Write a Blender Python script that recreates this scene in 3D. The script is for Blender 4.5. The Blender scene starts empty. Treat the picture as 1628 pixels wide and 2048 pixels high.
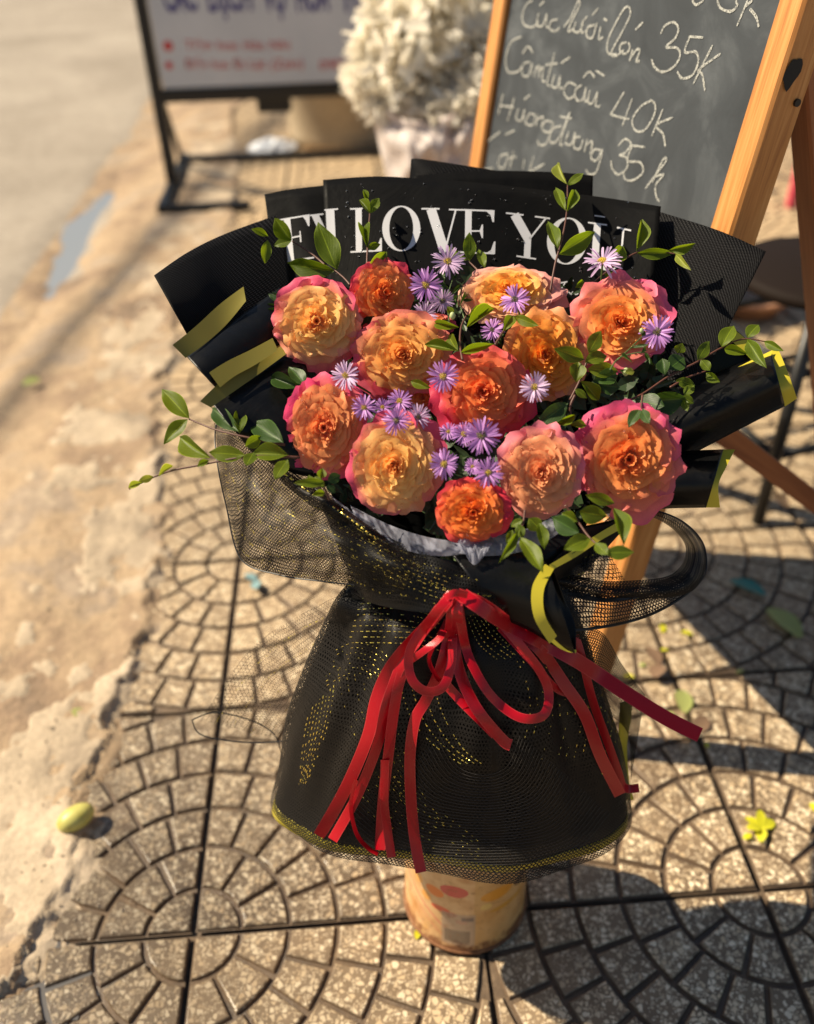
import bpy, math, random
from mathutils import Vector as V, Matrix, noise
from mathutils.bvhtree import BVHTree
R = math.radians
random.seed(7)
sc = bpy.context.scene
col = sc.collection

# ------------------------------------------------------------------ camera, world, sun, exposure
FPX = 1784.4
PITCH, ROLL, YAW = .6493066, -.0279208, .0522805
CAM = V((.27855, -.65066, 1.20203))
FWD = V((math.sin(YAW)*math.cos(PITCH), math.cos(YAW)*math.cos(PITCH), -math.sin(PITCH)))
rt = V((math.cos(YAW), -math.sin(YAW), 0)); up = rt.cross(FWD)
RT = math.cos(ROLL)*rt + math.sin(ROLL)*up
UP = -math.sin(ROLL)*rt + math.cos(ROLL)*up
cd = bpy.data.cameras.new('camera'); cam = bpy.data.objects.new('camera', cd); col.objects.link(cam)
cam.matrix_world = Matrix((( RT.x, UP.x, -FWD.x, CAM.x), (RT.y, UP.y, -FWD.y, CAM.y), (RT.z, UP.z, -FWD.z, CAM.z), (0,0,0,1)))
cd.sensor_fit = 'VERTICAL'; cd.sensor_height = 24; cd.lens = FPX/2048*24
cd.clip_start = .05; cd.clip_end = 600
cd.dof.use_dof = True; cd.dof.focus_distance = .915; cd.dof.aperture_fstop = 1.55
sc.camera = cam
sc.render.resolution_x = 814; sc.render.resolution_y = 1024

SUN_TO = V((-1, .30, 0)).normalized()
EL = R(45)
sun_dir = V((SUN_TO.x*math.cos(EL), SUN_TO.y*math.cos(EL), math.sin(EL)))   # towards the sun
w = bpy.data.worlds.new('World'); sc.world = w; w.use_nodes = True
nt = w.node_tree; bg = nt.nodes['Background']
sky = nt.nodes.new('ShaderNodeTexSky'); sky.sky_type = 'NISHITA'; sky.sun_disc = False
sky.sun_elevation = EL; sky.sun_rotation = math.atan2(sun_dir.x, sun_dir.y)
sky.air_density = 1.2; sky.dust_density = 1.0
nt.links.new(sky.outputs[0], bg.inputs[0]); bg.inputs[1].default_value = .05
sl = bpy.data.lights.new('sun', 'SUN'); sl.energy = 5.0; sl.angle = R(.53); sl.color = (1, .865, .645)
so = bpy.data.objects.new('sun', sl); col.objects.link(so)
so.rotation_euler = sun_dir.to_track_quat('Z', 'Y').to_euler()
sc.view_settings.view_transform = 'Standard'; sc.view_settings.look = 'None'
sc.view_settings.exposure = .72; sc.view_settings.gamma = 1; sc.view_settings.use_curve_mapping = False
sc.render.engine = 'CYCLES'
sc.cycles.transparent_max_bounces = 24

# ------------------------------------------------------------------ placing helpers (photo pixel -> point in the place)
def ray(u, v): return FWD + (u-814)/FPX*RT + (1024-v)/FPX*UP
def P(u, v, z): return CAM + z*ray(u, v)
def G(u, v, h=0):
    d = ray(u, v); return CAM + d*((h-CAM.z)/d.z)
def onplane(u, v, p0, n):
    d = ray(u, v); return CAM + d*((p0-CAM).dot(n)/d.dot(n))
def zf(u, v): return .845 + (1030-v)*.0002          # the layer of the flower heads

# ------------------------------------------------------------------ object helpers
def link(name, me, mat=None, parent=None, smooth=False):
    o = bpy.data.objects.new(name, me); col.objects.link(o)
    if mat is not None and not me.materials: me.materials.append(mat)
    if parent: o.parent = parent
    if smooth:
        me.polygons.foreach_set('use_smooth', [True]*len(me.polygons))
    return o
def mesh(name, vs, fs, mat=None, parent=None, smooth=False, uv=None):
    me = bpy.data.meshes.new(name); me.from_pydata([tuple(v) for v in vs], [], fs)
    if uv:
        l = me.uv_layers.new(name='UVMap')
        for i, lp in enumerate(me.loops): l.data[i].uv = uv[lp.vertex_index]
    me.update()
    return link(name, me, mat, parent, smooth)
def tag(o, label=None, cat=None, group=None, kind=None):
    if label: o['label'] = label
    if cat: o['category'] = cat
    if group: o['group'] = group
    if kind: o['kind'] = kind
    return o
def thing(name, loc, label, cat, group=None):
    o = bpy.data.objects.new(name, None); col.objects.link(o); o.location = loc; o.empty_display_size = .02
    return tag(o, label, cat, group)
def adopt(o, root):       # parent keeping world place (objects are modelled in world space)
    o.parent = root; o.matrix_parent_inverse = Matrix.Translation(-root.location)
    return o
class MB:
    def __init__(s): s.v = []; s.f = []; s.uv = []
    def add(s, vs, fs, uv=None):
        k = len(s.v); s.v += [V(v) for v in vs]; s.f += [tuple(i+k for i in f) for f in fs]
        s.uv += uv if uv else [(0, 0)]*len(vs)
    def box(s, p0, p1, ax, wa, wb, bev=.0):   # bar from p0 to p1, width wa along ax, wb across
        p0 = V(p0); p1 = V(p1); t = (p1-p0).normalized(); a = (V(ax) - t*V(ax).dot(t)).normalized(); b = t.cross(a)
        L = (p1-p0).length; c = min(wa, wb)*.09 if not bev else bev
        ring = [(-wa/2+c, -wb/2), (wa/2-c, -wb/2), (wa/2, -wb/2+c), (wa/2, wb/2-c), (wa/2-c, wb/2), (-wa/2+c, wb/2), (-wa/2, wb/2-c), (-wa/2, -wb/2+c)]
        vs = []
        for q, sc_ in ((0, .9), (c, 1), (L-c, 1), (L, .9)):
            vs += [p0 + t*q + a*x*sc_ + b*y*sc_ for x, y in ring]
        fs = [tuple(reversed(range(8))), tuple(range(24, 32))]
        for r_ in range(3):
            for i in range(8):
                j = (i+1) % 8; fs.append((r_*8+i, r_*8+j, r_*8+8+j, r_*8+8+i))
        s.add(vs, fs)
    def tube(s, pts, r, n=8, taper=None):
        pts = [V(p) for p in pts]; k = len(pts); ref = V((.3, .2, .9)); vs = []; fs = []
        for i, p in enumerate(pts):
            t = (pts[min(i+1, k-1)] - pts[max(i-1, 0)]).normalized()
            a = t.cross(ref).normalized(); b = t.cross(a)
            rr = (r if taper is None else r + (taper-r)*i/(k-1))
            vs += [p + (a*math.cos(2*math.pi*j/n) + b*math.sin(2*math.pi*j/n))*rr for j in range(n)]
        for i in range(k-1):
            for j in range(n):
                q = (j+1) % n; fs.append((i*n+j, i*n+q, i*n+n+q, i*n+n+j))
        fs += [tuple(reversed(range(n))), tuple(range((k-1)*n, k*n))]
        s.add(vs, fs)
    def build(s, name, mat, root=None, smooth=False, uv=False):
        o = mesh(name, s.v, s.f, mat, None, smooth, s.uv if uv else None)
        if root: adopt(o, root)
        return o
def catmull(pts, n):
    """n points evenly in parameter through pts (tuples of any length)"""
    k = len(pts); out = []
    if k == 2:
        return [tuple(a+(b-a)*i/(n-1) for a, b in zip(*pts)) for i in range(n)]
    for i in range(n):
        t = i/(n-1)*(k-1); j = min(int(t), k-2); t -= j
        p0, p1, p2, p3 = pts[max(j-1, 0)], pts[j], pts[j+1], pts[min(j+2, k-1)]
        out.append(tuple(.5*(2*b + (c-a)*t + (2*a-5*b+4*c-d)*t*t + (3*b-a-3*c+d)*t**3) for a, b, c, d in zip(p0, p1, p2, p3)))
    return out
def grid(rows, name, mat, root=None, thick=0, smooth=True, closed=False):
    """rows: list of rows of Vectors; uv in metres"""
    m = len(rows); n = len(rows[0]); vs = [p for r_ in rows for p in r_]; fs = []
    for j in range(m-1):
        for i in range(n-1 + (1 if closed else 0)):
            q = (i+1) % n; fs.append((j*n+i, j*n+q, j*n+n+q, j*n+n+i))
    wd = sum((rows[m//2][i+1]-rows[m//2][i]).length for i in range(n-1)); hd = sum((rows[j+1][n//2]-rows[j][n//2]).length for j in range(m-1))
    uv = [(i/(n-1)*wd, j/(m-1)*hd) for j in range(m) for i in range(n)]
    o = mesh(name, vs, fs, mat, None, smooth, uv)
    if thick:
        md = o.modifiers.new('thickness', 'SOLIDIFY'); md.thickness = thick; md.offset = 0
    if root: adopt(o, root)
    return o
def ruled(A, B, n=24, m=14, bulge=0, wav=None):
    """surface between two photo-measured edges A, B (lists of (u,v,depth)); bulge > 0 swells towards the viewer"""
    a = catmull(A, n); b = catmull(B, n); rows = []
    for j in range(m):
        t = j/(m-1); r_ = []
        for i in range(n):
            q = [a[i][k]+(b[i][k]-a[i][k])*t for k in range(3)]
            q[2] -= bulge*math.sin(math.pi*t)
            if wav: q[2] += wav(i/(n-1), t)
            r_.append(P(*q))
        rows.append(r_)
    return rows
def bvh(o):
    me = o.data; mw = Matrix.Identity(4)
    return BVHTree.FromPolygons([v.co.copy() for v in me.vertices], [tuple(p.vertices) for p in me.polygons])
def hit(tree, u, v, off=.001, default=None):
    d = ray(u, v).normalized(); h = tree.ray_cast(CAM, d)
    if h[0] is None: return default
    return h[0] - d*off

# ------------------------------------------------------------------ materials
def lin(r, g, b): return tuple((c/255/12.92 if c <= 10 else ((c/255+.055)/1.055)**2.4) for c in (r, g, b)) + (1,)
def mat(name, c=(.5, .5, .5, 1), rough=.5, metal=0, spec=.5, trans=0):
    m = bpy.data.materials.new(name); m.use_nodes = True; b = m.node_tree.nodes['Principled BSDF']
    b.inputs['Base Color'].default_value = tuple(c)[:3]+(1,); b.inputs['Roughness'].default_value = rough
    b.inputs['Metallic'].default_value = metal; b.inputs['Specular IOR Level'].default_value = spec
    return m
class N:
    """small node-building helper"""
    def __init__(s, m): s.t = m.node_tree; s.b = s.t.nodes['Principled BSDF']; s.out = s.t.nodes['Material Output']
    def n(s, ty, **kw):
        nd = s.t.nodes.new(ty)
        for k, v in kw.items():
            if k in nd.inputs: nd.inputs[k].default_value = v
            else: setattr(nd, k, v)
        return nd
    def l(s, a, b): s.t.links.new(a, b)
    def co(s, which='Object', scale=(1, 1, 1)):
        tc = s.n('ShaderNodeTexCoord'); mp = s.n('ShaderNodeMapping'); mp.inputs['Scale'].default_value = scale
        s.l(tc.outputs[which], mp.inputs['Vector']); return mp.outputs[0]
    def noise(s, vec, scale, detail=4, rough=.55, dist=0):
        x = s.n('ShaderNodeTexNoise', Scale=scale, Detail=detail, Roughness=rough, Distortion=dist)
        if vec: s.l(vec, x.inputs['Vector'])
        return x.outputs['Fac']
    def vor(s, vec, scale, feature='F1', out='Distance'):
        x = s.n('ShaderNodeTexVoronoi', Scale=scale, feature=feature); s.l(vec, x.inputs['Vector']); return x.outputs[out]
    def ramp(s, fac, stops):
        r_ = s.n('ShaderNodeValToRGB'); e = r_.color_ramp.elements
        while len(e) < len(stops): e.new(.5)
        for el, (p, c) in zip(e, stops):
            el.position = p; el.color = c if len(c) == 4 else tuple(c)+(1,)
        s.l(fac, r_.inputs[0]); return r_.outputs[0]
    def mix(s, fac, a, b, mode='MIX'):
        x = s.n('ShaderNodeMix', data_type='RGBA', blend_type=mode)
        for sock, val in ((x.inputs[0], fac), (x.inputs[6], a), (x.inputs[7], b)):
            if hasattr(val, 'is_output'): s.l(val, sock)
            else: sock.default_value = val
        return x.outputs[2]
    def math(s, op, a, b=0, c=0):
        x = s.n('ShaderNodeMath', operation=op)
        for sock, val in zip(x.inputs, (a, b, c)):
            if hasattr(val, 'is_output'): s.l(val, sock)
            else: sock.default_value = val
        return x.outputs[0]
    def bump(s, h, strength=.3, dist=.001):
        x = s.n('ShaderNodeBump', Strength=strength, Distance=dist); s.l(h, x.inputs['Height']); s.l(x.outputs[0], s.b.inputs['Normal'])
def g3(x): return (x, x, x, 1)

def m_terrazzo():
    m = mat('terrazzo'); k = N(m)
    geo = k.n('ShaderNodeNewGeometry'); pos = geo.outputs['Position']
    sep = k.n('ShaderNodeSeparateXYZ'); k.l(pos, sep.inputs[0])
    # chips
    warp = k.n('ShaderNodeVectorMath', operation='ADD')
    nz = k.n('ShaderNodeTexNoise', Scale=90.0, Detail=2.0); k.l(pos, nz.inputs['Vector'])
    sc_ = k.n('ShaderNodeVectorMath', operation='SCALE'); k.l(nz.outputs['Color'], sc_.inputs[0]); sc_.inputs['Scale'].default_value = .004
    k.l(pos, warp.inputs[0]); k.l(sc_.outputs[0], warp.inputs[1]); p2 = warp.outputs[0]
    e1 = k.vor(p2, 125, 'DISTANCE_TO_EDGE'); c1 = k.vor(p2, 125, 'F1', 'Color')
    e2 = k.vor(p2, 250, 'DISTANCE_TO_EDGE'); c2 = k.vor(p2, 250, 'F1', 'Color')
    s1 = k.n('ShaderNodeSeparateColor'); k.l(c1, s1.inputs[0]); s2 = k.n('ShaderNodeSeparateColor'); k.l(c2, s2.inputs[0])
    wearn = k.noise(pos, 16, 5, .6)
    dens = k.math('MULTIPLY_ADD', wearn, -.9, .93)
    on1 = k.math('MULTIPLY', k.math('GREATER_THAN', e1, .13), k.math('GREATER_THAN', s1.outputs[0], dens))
    on2 = k.math('MULTIPLY', k.math('GREATER_THAN', e2, .12), k.math('GREATER_THAN', s2.outputs[0], k.math('ADD', dens, .02)))
    chips = k.math('MAXIMUM', on1, k.math('MULTIPLY', on2, .7))
    matrix = k.ramp(k.noise(pos, 9, 6, .65), [(.3, (.13, .09, .055)), (.5, (.20, .14, .085)), (.72, (.29, .205, .125))])
    chipc = k.mix(s1.outputs[1], (.90, .76, .55, 1), (.62, .46, .28, 1))
    c = k.mix(chips, matrix, chipc)
    # dry dusty film further away, damp and darker near the photographer on the left
    dust = k.ramp(k.noise(pos, 3.2, 6, .6), [(.42, g3(0)), (.62, g3(1))])
    far = k.n('ShaderNodeMapRange'); far.inputs[1].default_value = .35; far.inputs[2].default_value = 1.3; k.l(sep.outputs[1], far.inputs[0])
    dustf = k.math('MINIMUM', k.math('ADD', k.math('MULTIPLY', dust, .25), k.math('MULTIPLY', far.outputs[0], .62)), .85)
    c = k.mix(dustf, c, (.46, .335, .20, 1))
    # damp mask: distance from a wet corner
    vd = k.n('ShaderNodeVectorMath', operation='DISTANCE'); k.l(pos, vd.inputs[0]); vd.inputs[1].default_value = (-.22, -.12, 0)
    wet = k.math('ADD', vd.outputs['Value'], k.math('MULTIPLY', k.noise(pos, 12, 4), .34))
    wetm = k.ramp(wet, [(.40, g3(1)), (.82, g3(0))])
    c = k.mix(k.math('MULTIPLY', wetm, .60), c, (.045, .036, .028, 1))
    # joints and low parts are dirty
    low = k.n('ShaderNodeMapRange'); low.inputs[1].default_value = -.0040; low.inputs[2].default_value = -.0016; low.inputs[3].default_value = 1; low.inputs[4].default_value = 0; k.l(sep.outputs[2], low.inputs[0])
    c = k.mix(low.outputs[0], c, (.13, .086, .054, 1))
    oi = k.n('ShaderNodeObjectInfo'); c = k.mix(1, c, k.mix(oi.outputs['Random'], (.80, .80, .80, 1), (1.1, 1.07, 1.02, 1)), 'MULTIPLY')
    st = k.ramp(k.noise(pos, 6.5, 7, .7, 1.5), [(.30, g3(.55)), (.42, g3(1)), (1, g3(1))]); c = k.mix(1, c, st, 'MULTIPLY')
    k.l(c, k.b.inputs['Base Color'])
    r_ = k.ramp(k.noise(pos, 30, 4), [(.35, g3(.34)), (.65, g3(.62))])
    rr = k.mix(wetm, k.mix(dustf, r_, g3(.8)), g3(.24)); k.l(rr, k.b.inputs['Roughness'])
    k.bump(k.math('ADD', k.noise(pos, 260, 4, .7), k.math('MULTIPLY', chips, .25)), .45, .0012)
    return m
def m_joint():
    m = mat('joint_dirt'); k = N(m); geo = k.n('ShaderNodeNewGeometry'); pos = geo.outputs['Position']
    k.l(k.ramp(k.noise(pos, 14, 6, .7), [(.3, (.05, .034, .022)), (.55, (.12, .08, .05)), (.75, (.24, .165, .10))]), k.b.inputs['Base Color'])
    k.l(k.ramp(k.noise(pos, 7, 3), [(.4, g3(.25)), (.6, g3(.85))]), k.b.inputs['Roughness']); k.bump(k.noise(pos, 300, 4), .6, .002); return m
def m_ground(name, stops, scale=3, rough=.9, b=.006, bs=60):
    m = mat(name); k = N(m); geo = k.n('ShaderNodeNewGeometry'); pos = geo.outputs['Position']
    a = k.noise(pos, scale, 8, .62, .4); c = k.ramp(a, stops)
    fine = k.ramp(k.noise(pos, scale*22, 4, .7), [(.3, g3(.72)), (.7, g3(1.15))])
    c = k.mix(.8, c, fine, 'MULTIPLY'); k.l(c, k.b.inputs['Base Color']); k.b.inputs['Roughness'].default_value = rough
    k.bump(k.math('ADD', k.noise(pos, bs, 6, .65), k.math('MULTIPLY', k.noise(pos, bs*5, 3), .4)), .6, b); return m
def m_wood(name, c0, c1, c2):
    m = mat(name, rough=.5); k = N(m); v = k.co('UV', (1, 1, 1))
    a = k.n('ShaderNodeTexNoise', Scale=1.0, Detail=5.0, Roughness=.6, Distortion=.6); mp = k.n('ShaderNodeMapping'); mp.inputs['Scale'].default_value = (110, 5, 110); k.l(k.co('UV'), mp.inputs[0]); k.l(mp.outputs[0], a.inputs['Vector'])
    g_ = k.n('ShaderNodeTexNoise', Scale=1.0, Detail=3.0, Distortion=1.2); mq = k.n('ShaderNodeMapping'); mq.inputs['Scale'].default_value = (300, 9, 300); k.l(k.co('UV'), mq.inputs[0]); k.l(mq.outputs[0], g_.inputs['Vector'])
    c = k.ramp(k.math('ADD', k.math('MULTIPLY', a.outputs['Fac'], .7), k.math('MULTIPLY', g_.outputs['Fac'], .3)), [(.32, c0), (.5, c1), (.68, c2)])
    k.l(c, k.b.inputs['Base Color']); k.bump(g_.outputs['Fac'], .25, .0008); k.b.inputs['Coat Weight'].default_value = .15; k.b.inputs['Coat Roughness'].default_value = .3
    return m
def m_net(name, cell=.0034, cover=.30, gold=0.0, gcol=(.72, .58, .10), tc0=(.006, .005, .0045)):
    """woven net: black threads and glinting lurex, holes between them are really open (alpha from the UVs in metres)"""
    m = mat(name, tc0, .5, 0, .2); k = N(m)
    tc = k.n('ShaderNodeUVMap'); sep = k.n('ShaderNodeSeparateXYZ')
    nzz = k.n('ShaderNodeTexNoise', Scale=26.0, Detail=2.0); k.l(tc.outputs[0], nzz.inputs['Vector'])
    sb = k.n('ShaderNodeVectorMath', operation='SCALE'); sb.inputs['Scale'].default_value = .010; k.l(nzz.outputs['Color'], sb.inputs[0])
    ad = k.n('ShaderNodeVectorMath', operation='ADD'); k.l(tc.outputs[0], ad.inputs[0]); k.l(sb.outputs[0], ad.inputs[1]); k.l(ad.outputs[0], sep.inputs[0])
    x, y = sep.outputs[0], sep.outputs[1]
    def line(e, w_):
        f_ = k.math('FRACT', k.math('MULTIPLY', e, 1/cell)); return k.math('LESS_THAN', f_, w_)
    l1 = line(k.math('ADD', x, k.math('MULTIPLY', y, .55)), cover); l2 = line(k.math('SUBTRACT', x, k.math('MULTIPLY', y, .55)), cover)
    l3 = line(k.math('MULTIPLY', y, .8), cover*.8)
    a = k.math('MAXIMUM', k.math('MAXIMUM', l1, l2), l3)
    # lurex: some rows glint in dashes
    if gold:
        row = k.math('LESS_THAN', k.math('FRACT', k.math('MULTIPLY', y, 1/(cell*5.3))), .085)
        dash = k.math('GREATER_THAN', k.noise(ad.outputs[0], 420, 2), .60)
        gm = k.math('MULTIPLY', row, dash); gm = k.math('MULTIPLY', gm, gold)
        a = k.math('MAXIMUM', a, gm)
        k.l(k.mix(gm, (.006, .005, .0045, 1), tuple(gcol)+(1,)), k.b.inputs['Base Color'])
        k.l(k.math('MULTIPLY', gm, .7), k.b.inputs['Metallic'])
    k.l(a, k.b.inputs['Alpha'])
    return m
def m_petal():
    m = mat('rose_petal', rough=.5, spec=.3); k = N(m)
    at = k.n('ShaderNodeVertexColor', layer_name='Col')
    pos = k.co('Object'); f1 = k.noise(pos, 900, 3, .6); c = k.mix(.35, at.outputs[0], k.ramp(f1, [(.3, g3(.78)), (.7, g3(1.12))]), 'MULTIPLY')
    k.l(c, k.b.inputs['Base Color']); k.bump(k.noise(pos, 500, 3, .6), .25, .0008)
    k.b.inputs['Sheen Weight'].default_value = .15
    tr = k.n('ShaderNodeBsdfTranslucent'); k.l(c, tr.inputs[0]); ms = k.n('ShaderNodeMixShader'); ms.inputs[0].default_value = .36
    k.l(k.b.outputs[0], ms.inputs[1]); k.l(tr.outputs[0], ms.inputs[2]); k.l(ms.outputs[0], k.out.inputs[0]); return m
def m_leaf(name, c0, c1, tw=.38, tc_=None):
    m = mat(name, rough=.46, spec=.32); k = N(m); v = k.co('UV'); sep = k.n('ShaderNodeSeparateXYZ'); k.l(v, sep.inputs[0])
    oi = k.n('ShaderNodeObjectInfo'); n1 = k.noise(k.co('Object'), 2.2, 4)
    c = k.mix(k.math('ADD', k.math('MULTIPLY', oi.outputs['Random'], .6), k.math('MULTIPLY', n1, .4)), c0, c1)
    mid = k.math('LESS_THAN', k.math('ABSOLUTE', sep.outputs[1]), .045)
    vein = k.math('GREATER_THAN', k.math('SINE', k.math('MULTIPLY_ADD', k.math('ABSOLUTE', sep.outputs[1]), -26, k.math('MULTIPLY', sep.outputs[0], 46))), .93)
    edge = k.math('GREATER_THAN', k.math('ABSOLUTE', sep.outputs[1]), .93)
    lt = tuple(min(1, x*2.0) for x in c1[:3])+(1,)
    c = k.mix(k.math('MAXIMUM', k.math('MULTIPLY', mid, .7), k.math('MAXIMUM', k.math('MULTIPLY', vein, .18), k.math('MULTIPLY', edge, .6))), c, lt)
    k.l(c, k.b.inputs['Base Color']); k.bump(k.math('SUBTRACT', 1, k.math('MAXIMUM', mid, k.math('MULTIPLY', vein, .4))), .3, .0008)
    tr = k.n('ShaderNodeBsdfTranslucent'); k.l(k.mix(1, c, tc_ or (2.1, 2.0, .75, 1), 'MULTIPLY'), tr.inputs[0]); ms = k.n('ShaderNodeMixShader'); ms.inputs[0].default_value = tw
    k.l(k.b.outputs[0], ms.inputs[1]); k.l(tr.outputs[0], ms.inputs[2]); k.l(ms.outputs[0], k.out.inputs[0]); return m
def m_thin(name, c, rough=.6, tw=.4):
    m = mat(name, c, rough); k = N(m); tr = k.n('ShaderNodeBsdfTranslucent'); tr.inputs[0].default_value = tuple(c)[:3]+(1,)
    oi = k.n('ShaderNodeObjectInfo')
    ms = k.n('ShaderNodeMixShader'); ms.inputs[0].default_value = tw; k.l(k.b.outputs[0], ms.inputs[1]); k.l(tr.outputs[0], ms.inputs[2]); k.l(ms.outputs[0], k.out.inputs[0]); return m
def m_woven():
    m = mat('black_woven_sheet', (.010, .010, .011), .5, 0, .08); k = N(m); v = k.co('UV')
    sep = k.n('ShaderNodeSeparateXYZ'); k.l(v, sep.inputs[0])
    a = k.math('SINE', k.math('MULTIPLY', k.math('ADD', sep.outputs[0], k.math('MULTIPLY', sep.outputs[1], .5)), 2*math.pi/.0034))
    b = k.math('SINE', k.math('MULTIPLY', sep.outputs[1], 2*math.pi/.0030)); h = k.math('MULTIPLY', a, b)
    k.l(k.mix(k.math('GREATER_THAN', h, .35), (.0018, .0018, .002, 1), (.026, .025, .027, 1)), k.b.inputs['Base Color']); k.bump(h, .6, .0006)
    return m
def m_black(name, rough, c=.009, b=0, spec=.5):
    m = mat(name, (c*.45, c*.45, c*.48), rough, 0, spec*.12); k = N(m)
    if b: k.bump(k.noise(k.co('Object'), 11, 5, .6, .8), b*3, .012)
    r_ = k.ramp(k.noise(k.co('Object'), 40, 4), [(.35, g3(rough*.85)), (.65, g3(min(1, rough*1.25)))]); k.l(r_, k.b.inputs['Roughness']); return m
def m_satin():
    m = mat('red_satin', (.44, .003, .012), .30, 0, .45); k = N(m); v = k.co('UV'); sep = k.n('ShaderNodeSeparateXYZ'); k.l(v, sep.inputs[0])
    y = sep.outputs[1]; ed = k.math('GREATER_THAN', k.math('ABSOLUTE', k.math('SUBTRACT', y, .5)), .44)
    th = k.math('SINE', k.math('MULTIPLY', sep.outputs[0], 5200)); 
    k.l(k.mix(k.math('MULTIPLY', ed, .55), (.44, .003, .012, 1), (.60, .06, .06, 1)), k.b.inputs['Base Color'])
    k.b.inputs['Anisotropic'].default_value = .5
    k.bump(k.math('MULTIPLY', k.math('SINE', k.math('MULTIPLY', y, 90)), th), .12, .0003)
    tr = k.n('ShaderNodeBsdfTranslucent'); tr.inputs[0].default_value = (.6, .01, .02, 1); ms = k.n('ShaderNodeMixShader'); ms.inputs[0].default_value = .15
    k.l(k.b.outputs[0], ms.inputs[1]); k.l(tr.outputs[0], ms.inputs[2]); k.l(ms.outputs[0], k.out.inputs[0]); return m
M = {}
M['tz'] = m_terrazzo(); M['joint'] = m_joint()
M['dirt'] = m_ground('sandy_dirt', [(.30, (.16, .115, .08)), (.42, (.30, .205, .13)), (.52, (.42, .30, .185)), (.60, (.33, .25, .18)), (.74, (.58, .45, .31))], 3.4, .92, .012, 26)
M['mortar'] = m_ground('broken_mortar', [(.30, (.27, .21, .15)), (.5, (.46, .36, .25)), (.70, (.60, .48, .35))], 5, .9, .006, 34)
M['road'] = m_ground('worn_road', [(.3, (.26, .215, .165)), (.5, (.345, .29, .23)), (.7, (.42, .36, .29))], 1.1, .85, .004, 90)
M['woodA'] = m_wood('easel_wood', lin(160, 98, 44), lin(194, 130, 66), lin(214, 156, 92))
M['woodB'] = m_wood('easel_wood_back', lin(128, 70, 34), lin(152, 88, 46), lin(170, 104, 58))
M['petal'] = m_petal()
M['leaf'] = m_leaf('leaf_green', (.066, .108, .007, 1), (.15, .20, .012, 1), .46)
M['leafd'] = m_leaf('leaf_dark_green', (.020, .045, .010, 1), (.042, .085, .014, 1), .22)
M['leafy'] = m_leaf('leaf_young', (.20, .25, .035, 1), (.30, .31, .05, 1), .4)
M['stem'] = mat('stem_brown', (.10, .035, .022, 1), .5); M['stemg'] = mat('stem_green', (.07, .12, .03, 1), .5)
M['aster'] = m_thin('aster_petal', (.58, .28, .68), .5, .3); M['asterw'] = m_thin('aster_petal_pale', (.68, .48, .72), .5, .3); M['disc'] = mat('aster_disc', (.72, .56, .05, 1), .6)
M['discd'] = mat('aster_disc_dark', (.22, .22, .05, 1), .6)
M['woven'] = m_woven(); M['matte'] = m_black('black_matte_paper', .55, .010, .05); M['gloss'] = m_black('black_glossy_paper', .34, .007, .08, 2.0)
M['print'] = mat('white_print', (.50, .50, .53, 1), .5)
M['gold'] = mat('yellow_gold_edge', (.56, .46, .035, 1), .40, .1, .4)
M['goldshade'] = mat('shaded_gold_edge', (.21, .175, .03, 1), .5, .1, .4)  # same gold trim, shade painted into its colour for the left edges
M['goldthread'] = mat('gold_lurex', (1.0, .78, .16, 1), .22, .85)
M['net'] = m_net('black_net', .0032, .36, 0, tc0=(.013, .011, .0095)); M['netg'] = m_net('black_gold_net', .0030, .22, .7, tc0=(.016, .013, .010)); M['netd'] = m_net('dense_black_net', .0026, .55, .12, (.45, .33, .12))
M['tulle'] = m_thin('white_tulle', (.42, .43, .53), .8, .5)
M['satin'] = m_satin()
_k = N(M['tulle']); _al = _k.ramp(_k.noise(_k.co('Object'), 22, 3, .5, 1.5), [(.36, g3(.45)), (.62, g3(.8))]); _k.l(_al, _k.b.inputs['Alpha'])
_ms = _k.t.nodes['Material Output'].inputs[0].links[0].from_node; _tp = _k.n('ShaderNodeBsdfTransparent'); _m2 = _k.n('ShaderNodeMixShader'); _k.l(_al, _m2.inputs[0]); _k.l(_tp.outputs[0], _m2.inputs[1]); _k.l(_ms.outputs[0], _m2.inputs[2]); _k.l(_m2.outputs[0], _k.out.inputs[0]); _k.t.links.remove(_k.b.inputs['Alpha'].links[0])
M['glass'] = mat('water', (1, 1, 1, 1), .02); M['glass'].node_tree.nodes['Principled BSDF'].inputs['Transmission Weight'].default_value = 1; M['glass'].node_tree.nodes['Principled BSDF'].inputs['IOR'].default_value = 1.33
M['chalk'] = mat('chalk', (.74, .73, .68, 1), .95); M['steel'] = mat('black_painted_steel', (.012, .012, .013, 1), .42, .2)
_k = N(M['chalk']); _k.l(_k.ramp(_k.noise(_k.co('Object'), 420, 4, .8), [(.32, g3(.30)), (.5, (.50, .50, .46, 1))]), _k.b.inputs['Base Color'])
_k.l(_k.ramp(_k.noise(_k.co('Object'), 520, 3, .8), [(.40, g3(.1)), (.56, g3(.95))]), _k.b.inputs['Alpha'])

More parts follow.
